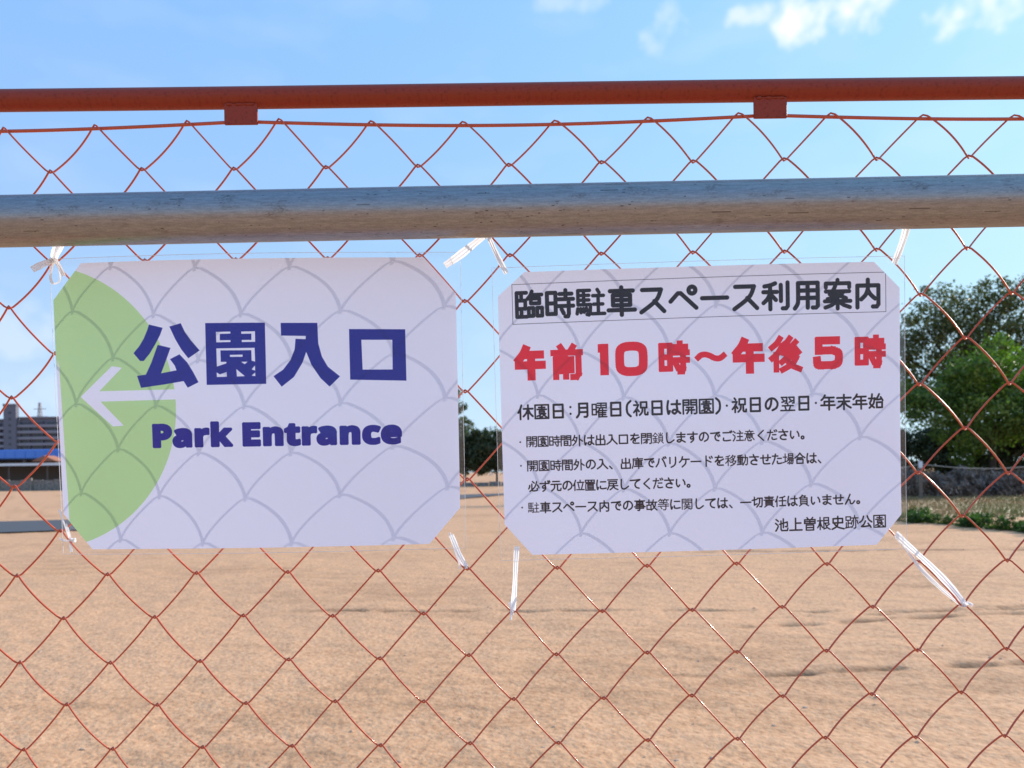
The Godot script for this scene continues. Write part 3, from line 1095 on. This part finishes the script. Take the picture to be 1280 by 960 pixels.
	"関": "@gate 6 6 94 96|36,46 42,54|64,46 58,54|26,59 74,59|22,75 78,75|50,59 50,75|~50,75 40,88 24,96|~50,75 62,88 78,95",
	"一": "4,50 96,50",
	"切": "2,34 46,26|22,6 22,78 46,66|50,16 94,16 92,80 86,94 72,92|~70,16 68,60 44,96",
	"責": "10,10 90,10|16,22 84,22|4,36 96,36|50,0 50,36|@eye 20 45 80 80|34,82 10,98|66,82 92,98",
	"任": "@man 2 4 34 96|~88,6 70,14 42,18|36,46 98,46|66,14 66,88|40,90 94,90",
	"負": "~36,0 26,14 8,26|32,8 64,8 54,24|@eye 20 26 80 78|34,80 10,98|66,80 92,98",
	"ん": "~52,6 30,54 8,94 34,56 50,60 56,88 74,90 94,66",
	"池": "@water 2 6 30 96|34,44 92,28 92,60 84,64 78,62|62,4 62,70|44,20 44,82 50,92 92,92 96,74",
	"上": "48,4 48,92|48,40 88,40|4,92 96,92",
	"曽": "28,2 38,14|72,2 62,14|10,18 90,18 90,46 10,46 10,18|50,18 50,46|10,32 90,32|@sun 22 58 78 96",
	"根": "@wood 2 4 40 96|50,8 86,8 86,48 50,48|50,28 86,28|50,8 50,92 70,84|92,56 72,70|~60,50 74,80 98,96",
	"史": "14,18 86,18 86,50 14,50 14,18|~50,2 50,50 40,78 6,97|~24,58 50,82 96,96",
	"跡": "@box 6 8 40 34|22,34 22,84|22,56 42,56|8,52 8,88|0,92 46,84|72,0 72,16|48,18 98,18|~64,18 62,64 50,90|80,18 80,88 74,95 66,94|54,36 46,64|90,36 98,62",
	"公": "~34,8 24,36 4,54|~62,6 74,34 96,52|~48,44 36,68 20,86 84,80|68,62 90,92",
}


# ------------------------------------------------------------------ plastic string

func strand(parent: Node, pts: PackedVector3Array, width: float, salt: int, turn := 0.0) -> void:
	# a crumpled flat string: three folds across its width, twisting along it
	var curve := PackedVector3Array()
	for k in pts.size() - 1:
		for q in 8:
			curve.append(pts[k].cubic_interpolate(pts[k + 1], pts[maxi(k - 1, 0)], pts[mini(k + 2, pts.size() - 1)], q / 8.0))
	curve.append(pts[pts.size() - 1])
	var st := surf()
	st.set_smooth_group(-1)
	var n := curve.size()
	var rings := []
	for k in n:
		var t: Vector3 = (curve[mini(k + 1, n - 1)] - curve[maxi(k - 1, 0)]).normalized()
		var side := t.cross(Vector3(0, 0, 1)).normalized()
		var out := side.cross(t).normalized()
		var a: float = turn * 0.5 + 0.25 * sin(k * 0.2 + salt * 1.7)
		var ax := side * cos(a) + out * sin(a)
		var ay := out * cos(a) - side * sin(a)
		var w: float = width * (0.92 + 0.10 * sin(k * 0.35 + salt) + 0.03 * sin(k * 1.3 + salt * 3.0))
		var ring := []
		for s in 6:
			var u := (s / 5.0 - 0.5)
			var fold: float = (0.07 if s % 2 == 0 else -0.07) * width * (0.8 + 0.4 * sin(k * 0.3 + s * 1.3 + salt))
			ring.append(curve[k] + ax * u * w + ay * fold)
		rings.append(ring)
	for k in n - 1:
		for s in 5:
			var q := [rings[k][s], rings[k + 1][s], rings[k + 1][s + 1], rings[k][s + 1]]
			for c in [0, 1, 2, 0, 2, 3]:
				st.add_vertex(q[c])
	st.generate_normals()
	finish("strand", st, M.white_plastic_string, parent)


func knot_lump(parent: Node, at: Vector3, size: float, salt: int) -> void:
	# a pulled knot: a few tight turns of string
	var st := surf()
	var pts := PackedVector3Array()
	var rad := PackedFloat32Array()
	for k in 40:
		var a := k * 0.55
		pts.append(at + Vector3(cos(a) * size * 0.55, sin(a * 0.8 + salt) * size * 0.5, sin(a) * size * 0.5 + size * 0.1))
		rad.append(size * (0.20 + 0.05 * sin(k * 1.3)))
	tube(st, pts, rad, 6)
	finish("knot", st, M.white_plastic_string, parent)


func tie(label: String, strands: Array, knots: Array) -> void:
	# points are x, y and distance in front of the mesh, on the fence
	var o := thing("plastic_tie", label, "string", Vector3.ZERO, "white strings that tie the notices to the fence")
	var salt := 1
	for s in strands:
		var pts := PackedVector3Array()
		for k in range(1, s.size()):
			pts.append(fence_at(s[k].x, s[k].y, s[k].z))
		strand(o, pts, s[0] * 1.15, salt + int(absf(s[1].x) * 97.0), 0.3 * salt)
		salt += 1
	for p in knots:
		knot_lump(o, fence_at(p[0].x, p[0].y, p[0].z), p[1], salt)
		salt += 2


func build_ties() -> void:
	tie("white string knotted between the pipe and the left sign's upper left corner",
		[[0.006, Vector3(-0.4459, 1.6378, 0.0300), Vector3(-0.4501, 1.6312, 0.0260), Vector3(-0.4598, 1.6268, 0.0140), Vector3(-0.4655, 1.6210, 0.0060)],
		[0.005, Vector3(-0.4412, 1.6361, 0.0300), Vector3(-0.4465, 1.6301, 0.0240), Vector3(-0.4586, 1.6241, 0.0120), Vector3(-0.4636, 1.6205, 0.0080)],
		[0.0055, Vector3(-0.4644, 1.6205, 0.0080), Vector3(-0.4718, 1.6163, 0.0120), Vector3(-0.4809, 1.6097, 0.0160)],
		[0.0022, Vector3(-0.4624, 1.6183, 0.0100), Vector3(-0.4644, 1.6047, 0.0130), Vector3(-0.4605, 1.5959, 0.0160), Vector3(-0.4540, 1.5974, 0.0160), Vector3(-0.4541, 1.6051, 0.0140), Vector3(-0.4592, 1.6175, 0.0100)],
		[0.0034, Vector3(-0.4606, 1.6231, 0.0100), Vector3(-0.4552, 1.6134, 0.0130), Vector3(-0.4489, 1.6030, 0.0160)]],
		[[Vector3(-0.4651, 1.6210, 0.0060), 0.0042]])
	tie("grey strap from the pipe down to the left sign's upper right corner",
		[[0.0068, Vector3(-0.0241, 1.6348, 0.0280), Vector3(-0.0371, 1.6260, 0.0240), Vector3(-0.0519, 1.6165, 0.0190), Vector3(-0.0651, 1.6087, 0.0162)]],
		[])
	tie("narrow white strap from the pipe to the right notice's upper left corner",
		[[0.0048, Vector3(-0.0209, 1.6348, 0.0280), Vector3(-0.0141, 1.6205, 0.0230), Vector3(-0.0079, 1.6091, 0.0180), Vector3(-0.0032, 1.5999, 0.0162)]],
		[])
	tie("translucent strap from the pipe to the right notice's upper right corner",
		[[0.0058, Vector3(0.3942, 1.6407, 0.0280), Vector3(0.3924, 1.6279, 0.0240), Vector3(0.3902, 1.6151, 0.0190), Vector3(0.3877, 1.6056, 0.0162)],
		[0.003, Vector3(0.3974, 1.6407, 0.0280), Vector3(0.3948, 1.6263, 0.0240), Vector3(0.3926, 1.6151, 0.0190), Vector3(0.3886, 1.6048, 0.0160)]],
		[])
	tie("short white strap at the left sign's lower right corner",
		[[0.0046, Vector3(-0.0628, 1.3363, 0.0164), Vector3(-0.0575, 1.3229, 0.0140), Vector3(-0.0531, 1.3116, 0.0090), Vector3(-0.0495, 1.3024, 0.0020)],
		[0.002, Vector3(-0.0644, 1.3388, 0.0164), Vector3(-0.0593, 1.3186, 0.0120), Vector3(-0.0550, 1.3046, 0.0060), Vector3(-0.0559, 1.3004, 0.0060)]],
		[[Vector3(-0.0496, 1.3014, 0.0010), 0.0028]])
	tie("long upright white strap under the right notice's lower left corner",
		[[0.0048, Vector3(0.0040, 1.3240, 0.0164), Vector3(0.0025, 1.3014, 0.0130), Vector3(0.0010, 1.2759, 0.0080), Vector3(-0.0009, 1.2548, 0.0020)],
		[0.003, Vector3(-0.0018, 1.2543, 0.0040), Vector3(-0.0033, 1.2631, 0.0060), Vector3(-0.0041, 1.2648, 0.0060)],
		[0.0024, Vector3(-0.0018, 1.2535, 0.0040), Vector3(-0.0027, 1.2497, 0.0060), Vector3(-0.0031, 1.2464, 0.0060)]],
		[[Vector3(-0.0018, 1.2530, 0.0010), 0.003]])
	tie("thick double white strap slanting from the right notice's lower right corner",
		[[0.006, Vector3(0.3910, 1.3324, 0.0165), Vector3(0.4000, 1.3239, 0.0150), Vector3(0.4311, 1.2967, 0.0110), Vector3(0.4530, 1.2746, 0.0090), Vector3(0.4699, 1.2576, 0.0030)],
		[0.0042, Vector3(0.3919, 1.3299, 0.0164), Vector3(0.4078, 1.3132, 0.0080), Vector3(0.4244, 1.2934, 0.0035), Vector3(0.4476, 1.2712, 0.0025), Vector3(0.4689, 1.2549, 0.0020)],
		[0.0034, Vector3(0.4694, 1.2569, 0.0040), Vector3(0.4729, 1.2579, 0.0050), Vector3(0.4765, 1.2555, 0.0060)]],
		[[Vector3(0.4707, 1.2556, 0.0010), 0.0034]])
	tie("thin white string knotted at the left sign's lower left corner",
		[[0.0016, Vector3(-0.4623, 1.3673, 0.0155), Vector3(-0.4612, 1.3555, 0.0110), Vector3(-0.4597, 1.3411, 0.0060), Vector3(-0.4585, 1.3351, 0.0040)],
		[0.002, Vector3(-0.4565, 1.3525, 0.0150), Vector3(-0.4570, 1.3446, 0.0090), Vector3(-0.4585, 1.3359, 0.0040)],
		[0.0026, Vector3(-0.4563, 1.3343, 0.0050), Vector3(-0.4612, 1.3347, 0.0080), Vector3(-0.4665, 1.3374, 0.0100)],
		[0.0024, Vector3(-0.4580, 1.3327, 0.0050), Vector3(-0.4561, 1.3280, 0.0080), Vector3(-0.4558, 1.3230, 0.0080)]],
		[[Vector3(-0.4558, 1.3346, 0.0030), 0.0036]])


# ------------------------------------------------------------------ buildings far off

func build_far_left() -> void:
	# apartment block far behind the park
	var z := -350.0
	var b := thing("apartment_block", "grey apartment block with stacked balconies and a taller stair tower", "building", Vector3(-222, 0, z))
	var floors := 10
	var fh := 2.78
	for wing in [[-34.0, -8.4, 27.9], [-2.6, 33.0, 28.7]]:
		boxed("wall", Vector3(wing[0], 0, -11.0), Vector3(wing[1], wing[2], -1.6), M.concrete_wall, b)
		for k in range(1, floors):
			var y: float = wing[2] - 1.5 - k * fh + fh * 0.0
			if y < 0.5:
				continue
			boxed("balcony", Vector3(wing[0], y, -1.597), Vector3(wing[1], y + 1.22, 0.0), M.concrete_band, b)
			var x: float = wing[0] + 3.2
			while x < wing[1] - 1.0:
				boxed("window", Vector3(x - 2.4, y + 1.23, -1.596), Vector3(x + 0.9, y + 2.35, -1.5), M.window_glass, b)
				boxed("partition", Vector3(x + 1.9, y + 1.222, -1.596), Vector3(x + 2.1, y + fh - 0.002, -0.15), M.concrete_wall, b)
				x += 6.0
		boxed("parapet", Vector3(wing[0] - 0.1, wing[2], -11.1), Vector3(wing[1] + 0.1, wing[2] + 0.5, -0.6), M.concrete_band, b)
	boxed("stair_tower", Vector3(-8.35, 0, -1.59), Vector3(-2.65, 34.2, 0.6), M.concrete_wall, b)
	boxed("tower_cap", Vector3(-8.6, 34.2, -1.7), Vector3(-2.4, 35.1, 0.8), M.concrete_wall, b)
	for k in 11:
		boxed("stair_window", Vector3(-6.1, 2.0 + k * 2.85, 0.602), Vector3(-4.9, 3.1 + k * 2.85, 0.66), M.window_glass, b)

	# long shed with a blue roof and an open, dark front
	var s := thing("blue_roofed_shed", "long low shed with a bright blue roof and dark open front", "shed", Vector3(-70, 0, -110))
	var roof := boxed("roof", Vector3(-16, 4.15, -9.0), Vector3(16, 5.45, 0.0), M.blue_sheet, s, 0.12)
	for k in 22:
		boxed("roof_seam", Vector3(-15.5 + k * 1.45, 4.2, 0.002), Vector3(-15.42 + k * 1.45, 5.4, 0.05), M.blue_sheet, roof)
	boxed("back_wall", Vector3(-15.8, 0, -8.8), Vector3(15.8, 4.148, -8.5), M.dark_wood, s)
	for k in 7:
		boxed("post", Vector3(-15.0 + k * 5.0, 0, -0.6), Vector3(-14.75 + k * 5.0, 4.148, -0.35), M.dark_wood, s)
	boxed("side_wall", Vector3(-15.8, 0, -8.49), Vector3(-15.6, 4.148, -0.7), M.dark_wood, s)

	var c := thing("lean_to", "dark lean-to with a white eave below the blue roof", "shed", Vector3(-60, 0, -96))
	boxed("roof", Vector3(-13, 3.05, -4.0), Vector3(12, 3.17, 0.0), M.grey_sheet, c)
	boxed("eave", Vector3(-13, 2.92, 0.002), Vector3(12, 3.24, 0.12), M.white_trim, c)
	boxed("back_wall", Vector3(-13, 0, -4.2), Vector3(12, 3.04, -4.0), M.dark_wood, c)
	for k in 6:
		boxed("post", Vector3(-12.6 + k * 4.8, 0, -0.5), Vector3(-12.42 + k * 4.8, 3.04, -0.32), M.dark_wood, c)
	var rust := thing("rusty_shed", "small rust red roof between the blue roof and white eave", "shed", Vector3(-62.2, 0, -102.5))
	boxed("wall", Vector3(-1.2, 0, -2.0), Vector3(1.4, 3.6, -0.1), M.dark_wood, rust)
	var st := surf()
	var prism := PrismMesh.new()
	prism.size = Vector3(3.4, 0.75, 2.6)
	st.append_from(prism, 0, Transform3D(Basis(), Vector3(0.1, 3.976, -1.0)))
	finish("roof", st, M.rusty_sheet, rust)

	var w := thing("boundary_wall", "low stained block wall along the far edge of the park", "wall", Vector3(-54, 0, -83.5))
	for k in 30:
		var lift := 0.06 * sin(k * 2.3)
		boxed("wall_panel", Vector3(-16 + k * 1.2, -0.05, 0.0), Vector3(-14.82 + k * 1.2, 1.18 + lift, 0.16), M.block_wall, w)
		if k % 3 == 0:
			boxed("pier", Vector3(-16.16 + k * 1.2, -0.05, 0.162), Vector3(-15.86 + k * 1.2, 1.4, 0.36), M.block_wall, w)

	lattice_mast("transmission_tower", "faint steel lattice tower on the skyline behind the apartment block", Vector3(-367, 0, -600), 60.0, 9.0, 0.30, [[42.0, 7.0], [49.0, 6.0], [55.0, 5.0]])
	lattice_mast("antenna_mast", "distant mast with crossbars above the dark trees between the signs", Vector3(-8.2, 0, -300), 19.4, 1.2, 0.10, [[18.8, 2.2], [16.9, 2.4]])


func lattice_mast(called: String, label: String, at: Vector3, height: float, foot: float, thick: float, arms: Array) -> void:
	var o := thing(called, label, "tower", at)
	var tip := foot * 0.12
	var corner := func(k: int, y: float) -> Vector3:
		var h: float = lerpf(foot, tip, y / height) / 2.0
		return Vector3(h if k == 0 or k == 3 else -h, y, h if k < 2 else -h)
	for k in 4:
		var leg := surf()
		tube(leg, PackedVector3Array([corner.call(k, 0.0), corner.call(k, height)]), thick, 5)
		finish("leg", leg, M.mast_steel, o)
	var brace := surf()
	var y := 0.0
	while y < height - 0.5:
		var step := maxf(lerpf(foot, tip, y / height) * 1.1, height * 0.04)
		var up := minf(height, y + step)
		for k in 4:
			tube(brace, PackedVector3Array([corner.call(k, y), corner.call((k + 1) % 4, up)]), thick * 0.6, 4, false)
			tube(brace, PackedVector3Array([corner.call((k + 1) % 4, y), corner.call(k, up)]), thick * 0.6, 4, false)
		y = up
	finish("bracing", brace, M.mast_steel, o)
	for a in arms:
		var arm := surf()
		tube(arm, PackedVector3Array([Vector3(-a[1], a[0], 0), Vector3(a[1], a[0], 0)]), thick * 0.9, 5)
		finish("arm", arm, M.mast_steel, o)


# ------------------------------------------------------------------ vegetation

func leaf_cloud(blobs: Array, count: int, size: float, colors: Array, long := 1.0, clumps := 26, hang := 0.0) -> ArrayMesh:
	# many small leaves gathered in clumps round the outside of a few swellings
	var verts := PackedVector3Array()
	var norms := PackedVector3Array()
	var cols := PackedColorArray()
	var total := 0.0
	for b in blobs:
		total += b[1] * b[1]
	for b in blobs:
		var mid: Vector3 = b[0]
		var r: float = b[1]
		var share := int(count * r * r / total)
		var centres := []
		for k in clumps:
			var d := Vector3(rng.randfn(), rng.randfn() * 0.9, rng.randfn()).normalized()
			var tone: Color = colors[rng.randi() % colors.size()]
			centres.append([mid + d * r * rng.randf_range(0.45, 0.95), r * rng.randf_range(0.16, 0.34), tone, d])
		for k in share:
			var c: Array = centres[rng.randi() % clumps]
			var p: Vector3 = c[0] + Vector3(rng.randfn(), rng.randfn() * 0.7, rng.randfn()) * c[1] * 0.75
			p.y = maxf(p.y, 0.02)
			var nrm: Vector3 = (c[3] * 0.5 + Vector3(rng.randfn(), rng.randfn() + 0.5, rng.randfn()) * 0.7).normalized()
			var t := nrm.cross(Vector3(rng.randfn(), rng.randfn(), rng.randfn()) + Vector3(0, hang * 3.0, 0)).normalized()
			var s := nrm.cross(t)
			if hang > 0.0:
				t = (t + Vector3(0, hang, 0)).normalized()
			var l := size * rng.randf_range(0.6, 1.3) * long
			var w := size * rng.randf_range(0.35, 0.65)
			var v: float = rng.randf_range(0.72, 1.28)
			var col: Color = Color(c[2].r * v, c[2].g * v, c[2].b * v)
			var bend := nrm * l * 0.12
			var q := [p - t * l * 0.5, p + s * w * 0.5 + bend, p + t * l * 0.5, p - s * w * 0.5 + bend]
			for e in [0, 1, 2, 0, 2, 3]:
				verts.append(q[e])
				norms.append(nrm)
				cols.append(col)
	var arrays := []
	arrays.resize(Mesh.ARRAY_MAX)
	arrays[Mesh.ARRAY_VERTEX] = verts
	arrays[Mesh.ARRAY_NORMAL] = norms
	arrays[Mesh.ARRAY_COLOR] = cols
	var m := ArrayMesh.new()
	m.add_surface_from_arrays(Mesh.PRIMITIVE_TRIANGLES, arrays)
	return m


func tree(called: String, label: String, category: String, group: String, foot: Vector3, trunk_r: float, blobs: Array, count: int, size: float, colors: Array, m: Material, clumps := 26) -> Node3D:
	var o := thing(called, label, category, foot, group)
	var low := 1e9
	var mid := Vector3.ZERO
	var sprigs := []
	for b in blobs:
		for q in 3:
			var way := Vector3(rng.randfn(), rng.randfn() * 0.8 + 0.3, rng.randfn()).normalized()
			sprigs.append([b[0] + way * b[1] * rng.randf_range(0.85, 1.2), b[1] * rng.randf_range(0.22, 0.42)])
	for b in blobs:
		low = minf(low, b[0].y - b[1] * 0.6)
		mid += b[0] / blobs.size()
	var fork := Vector3(mid.x * 0.3, maxf(low, 0.5), mid.z * 0.3)
	var st := surf()
	tube(st, PackedVector3Array([Vector3(0, -0.1, 0), Vector3(0.02, 0.15, 0), fork * 0.5 + Vector3(0.05, 0, 0.03), fork]), PackedFloat32Array([trunk_r * 1.5, trunk_r * 1.1, trunk_r * 0.9, trunk_r * 0.75]), 9)
	finish("trunk", st, M.bark, o)
	for b in blobs:
		var limb := surf()
		var bend: Vector3 = fork.lerp(b[0], 0.5) + Vector3(rng.randf_range(-0.2, 0.2), 0.15 * b[1], rng.randf_range(-0.2, 0.2))
		tube(limb, PackedVector3Array([fork, bend, b[0]]), PackedFloat32Array([trunk_r * 0.55, trunk_r * 0.35, trunk_r * 0.12]), 6)
		finish("limb", limb, M.bark, o)
	put("crown", leaf_cloud(blobs + sprigs, count, size, colors, 1.0, clumps), m, o)
	return o


func build_vegetation() -> void:
	var olive := [Color(0.14, 0.145, 0.045), Color(0.20, 0.19, 0.06), Color(0.09, 0.105, 0.034)]
	var fresh := [Color(0.18, 0.235, 0.05), Color(0.25, 0.30, 0.07), Color(0.12, 0.175, 0.04)]
	var dark := [Color(0.075, 0.095, 0.040), Color(0.090, 0.110, 0.048), Color(0.062, 0.080, 0.034)]
	var pale := [Color(0.12, 0.145, 0.06), Color(0.095, 0.12, 0.05)]
	# tall olive green tree at the right, with a fresher green one in front of it
	tree("tall_tree", "tall dark olive tree rising highest behind the right notice", "tree", "trees beyond the park ground", Vector3(29.0, 0, -48.0), 0.32,
		[[Vector3(-3.4, 10.2, 0.4), 1.6], [Vector3(-1.3, 11.3, -0.4), 1.75], [Vector3(1.1, 11.5, 0.3), 1.6], [Vector3(3.5, 11.75, 0.0), 1.75], [Vector3(-2.2, 8.5, 0.8), 2.0], [Vector3(0.7, 9.0, 1.0), 2.2], [Vector3(3.5, 9.2, 0.6), 2.2], [Vector3(-4.9, 8.5, 0.0), 1.5], [Vector3(5.8, 10.4, 0.0), 2.0], [Vector3(0.5, 6.6, 0.0), 2.4], [Vector3(-3.0, 6.3, 0.0), 2.0], [Vector3(-5.4, 6.4, 0.3), 1.7], [Vector3(-5.8, 9.2, 0.0), 1.2], [Vector3(4.5, 6.8, 0.0), 2.3]],
		30000, 0.25, olive, M.dark_leaves, 60)
	tree("leafy_tree", "fresh green rounded tree standing in front of the tall olive tree", "tree", "trees beyond the park ground", Vector3(24.8, 0, -40.0), 0.20,
		[[Vector3(-0.9, 5.8, 0.3), 1.8], [Vector3(1.3, 6.0, 0.0), 1.8], [Vector3(-2.7, 4.6, 0.2), 1.6], [Vector3(-0.5, 3.9, 0.9), 2.0], [Vector3(1.9, 4.1, 0.8), 2.0], [Vector3(3.2, 5.1, 0.0), 1.8], [Vector3(-4.0, 4.7, 0.0), 1.1], [Vector3(4.8, 4.4, 0.0), 1.8]],
		26000, 0.22, fresh, M.bright_leaves, 60)
	# dark evergreen shrubs under them
	var k := 0
	for spot in [[16.2, -45.0, 4.6, "dark evergreen shrub hidden behind the right notice"], [19.4, -44.5, 4.4, "dark evergreen shrub nearest the right notice's edge, under the olive tree"], [23.0, -44.0, 4.6, "dark evergreen shrub in the middle under the fresh green tree"], [26.6, -43.5, 4.4, "dark evergreen shrub at the picture's right edge under the trees"], [30.4, -43.0, 4.6, "dark evergreen shrub just outside the right of the view"]]:
		var h: float = spot[2]
		tree("evergreen_shrub", spot[3], "shrub", "dark shrubs under the trees", Vector3(spot[0], 0, spot[1]), 0.09,
			[[Vector3(-1.2, h * 0.28, 0.2), 1.3], [Vector3(1.2, h * 0.28, 0.3), 1.3], [Vector3(0.0, h * 0.55, 0.0), 1.4], [Vector3(-1.3, h * 0.66, -0.2), 1.2], [Vector3(1.3, h * 0.68, -0.2), 1.2]],
			13000, 0.22, dark, M.dark_leaves, 30)
		k += 1
	# leafless grey-brown brush below
	var dry := [Color(0.42, 0.33, 0.275), Color(0.52, 0.42, 0.35), Color(0.33, 0.265, 0.225)]
	for spot in [[18.9, -36.8, "dry grey-brown brush beside the white-capped post"], [21.0, -36.2, "dry grey-brown brush in the middle below the rope"], [23.0, -35.6, "dry grey-brown brush at the right edge below the rope"], [25.1, -35.0, "dry grey-brown brush just outside the right of the view"]]:
		var o := thing("dry_brush", spot[2], "shrub", Vector3(spot[0], 0, spot[1]), "dry brush below the rope")
		put("twigs", leaf_cloud([[Vector3(-0.6, 0.5, 0), 0.75], [Vector3(0.6, 0.52, 0.1), 0.78], [Vector3(0.0, 0.62, 0.0), 0.72]], 5200, 0.10, dry, 2.6, 22, 0.9), M.dry_leaves, o)
		var stem := surf()
		for q in 9:
			var a := q * 0.7
			tube(stem, PackedVector3Array([Vector3(0.1 * cos(a), -0.02, 0.1 * sin(a)), Vector3(0.7 * cos(a), 0.8 + 0.2 * sin(q * 3.0), 0.5 * sin(a))]), PackedFloat32Array([0.02, 0.006]), 5)
		finish("stems", stem, M.bark, o)
	# a row of low green shrubs along the edge of the sand
	var green := [Color(0.095, 0.155, 0.035), Color(0.13, 0.19, 0.045), Color(0.07, 0.115, 0.028)]
	var first: Node3D = null
	for n in 9:
		var t := n / 8.0
		var o: Node3D
		if first == null:
			o = thing("low_shrub", "first low green shrub from the notice in the row edging the sand", "shrub", Vector3.ZERO, "row of low green shrubs")
			put("foliage", leaf_cloud([[Vector3(-0.32, 0.09, 0), 0.2], [Vector3(0.0, 0.12, 0.05), 0.24], [Vector3(0.34, 0.09, 0), 0.2]], 2600, 0.055, green, 1.0, 16), M.bright_leaves, o)
			var stem := surf()
			for q in 5:
				tube(stem, PackedVector3Array([Vector3(-0.4 + q * 0.2, -0.03, 0), Vector3(-0.42 + q * 0.21, 0.16, 0.03)]), 0.006, 5)
			finish("stems", stem, M.bark, o)
			first = o
		else:
			o = first.duplicate()
			o.name = "low_shrub_%03d" % n
			o.set_meta("label", "%s low green shrub from the notice in the row edging the sand" % ["first", "second", "third", "fourth", "fifth", "sixth", "seventh", "eighth", "ninth"][n])
			add_child(o)
		o.position = Vector3(lerpf(9.95, 11.25, t) + 0.05 * sin(n * 5.0), 0.0, lerpf(-21.2, -14.9, t))
		o.rotation.y = PI / 2.0 - 0.2 + 0.5 * sin(n * 2.7) + (PI if n % 2 == 1 else 0.0)
		o.scale = Vector3.ONE * (1.05 + 0.22 * sin(n * 3.9))
	# trees at the far end, seen between the two signs
	tree("pale_tree", "loose olive green tree partly hidden behind the left sign's right edge", "tree", "trees at the far end", Vector3(-8.3, 0, -86.0), 0.22,
		[[Vector3(0.6, 9.2, 0), 1.7], [Vector3(2.2, 8.6, 0), 0.9], [Vector3(-0.6, 7.6, 0), 2.4], [Vector3(2.9, 6.6, 0), 1.1], [Vector3(-1.6, 9.6, 0), 2.2], [Vector3(1.2, 6.0, 0), 1.8], [Vector3(-2.5, 6.0, 0), 2.0]],
		15000, 0.30, pale, M.dark_leaves, 30)
	for spot in [[-9.4, -80.5, 5.3, "dark tree mostly hidden behind the left sign"], [-5.0, -81.0, 5.6, "dark low tree just right of the left sign's edge"], [-1.6, -80.0, 5.9, "dark low tree just left of the right notice's edge"], [2.2, -80.5, 6.0, "dark tree hidden behind the right notice"]]:
		var h: float = spot[2]
		tree("dark_tree", spot[3], "tree", "trees at the far end", Vector3(spot[0], 0, spot[1]), 0.13,
			[[Vector3(-1.3, h * 0.62, 0.2), 1.5], [Vector3(1.3, h * 0.62, 0.2), 1.5], [Vector3(0.0, h * 0.78, 0.0), 1.4], [Vector3(0.0, h * 0.48, -0.3), 1.7], [Vector3(-1.6, h * 0.42, 0.0), 1.3], [Vector3(1.7, h * 0.42, 0.0), 1.3], [Vector3(-1.5, h * 0.86, 0.0), 0.9], [Vector3(1.6, h * 0.88, 0.0), 0.9]],
			15000, 0.32, dark, M.dark_leaves, 40)
	var edging := thing("stone_edging", "low dark stone edging at the foot of the far trees", "kerb", Vector3(-3.5, 0, -77.0))
	for q in 12:
		boxed("stone", Vector3(-7.2 + q * 1.2, -0.05, -0.3), Vector3(-6.05 + q * 1.2, 0.42 + 0.05 * sin(q * 2.0), 0.1), M.block_wall, edging, 0.03)
	# dry and green grass between the brush and the row of shrubs
	var blade := surf()
	for q in 7:
		var a := q * 0.9
		var lean := Vector3(cos(a), 0, sin(a))
		var side := lean.cross(Vector3.UP) * 0.006
		var top := lean * 0.05 + Vector3(0, 0.10 + 0.02 * (q % 3), 0)
		for v in [lean * 0.01 + side, top, lean * 0.01 - side]:
			blade.set_normal(Vector3(lean.x, 0.6, lean.z).normalized())
			blade.add_vertex(v)
	var mm := MultiMesh.new()
	mm.transform_format = MultiMesh.TRANSFORM_3D
	mm.use_colors = true
	mm.mesh = blade.commit()
	mm.instance_count = 9000
	for q in 9000:
		var d := rng.randf_range(21.0, 34.5)
		var x := d * rng.randf_range(0.46, 0.74)
		var s := rng.randf_range(0.5, 1.3)
		mm.set_instance_transform(q, Transform3D(Basis(Vector3.UP, rng.randf() * TAU).scaled(Vector3(s * 1.4, s, s * 1.4)), Vector3(x, ground_height(x, -d) - 0.005, -d)))
		var g: float = clampf(noise_a.get_noise_2d(x * 0.9, d * 0.5) * 1.6 + (x / d - 0.58) * 3.0, 0.0, 1.0)
		mm.set_instance_color(q, Color(0.40, 0.28, 0.14).lerp(Color(0.22, 0.24, 0.075), g) * rng.randf_range(0.8, 1.2))
	var grass := MultiMeshInstance3D.new()
	grass.name = "grass"
	grass.multimesh = mm
	grass.material_override = M.grass_blades
	add_child(grass)
	tag(grass, "thin dry and green grass between the brush and the low shrubs", "grass")
	grass.set_meta("kind", "stuff")


func build_rope_fence() -> void:
	var f := thing("rope_fence", "low rope fence on wooden posts in front of the dark shrubs", "fence", Vector3(0, 0, 0))
	var tops := [Vector3(14.3, 1.42, -34.0), Vector3(17.5, 1.46, -33.0), Vector3(22.6, 1.45, -31.6), Vector3(26.0, 1.45, -30.2)]
	for p in tops:
		var post := surf()
		tube(post, PackedVector3Array([Vector3(p.x, -0.1, p.z), p]), 0.07, 10)
		var o := finish("post", post, M.post_wood, f)
		var cap := surf()
		tube(cap, PackedVector3Array([p + Vector3(0, -0.10, 0), p + Vector3(0, 0.14, 0), p + Vector3(0, 0.20, 0)]), PackedFloat32Array([0.085, 0.085, 0.05]), 10)
		finish("cap", cap, M.white_cap, o)
	for k in 3:
		var pts := PackedVector3Array()
		for q in 15:
			var t := q / 14.0
			pts.append(tops[k].lerp(tops[k + 1], t) + Vector3(0, 0.06 - 0.22 * sin(PI * t), 0.0))
		var st := surf()
		tube(st, pts, 0.018, 6)
		finish("rope", st, M.rope, f)
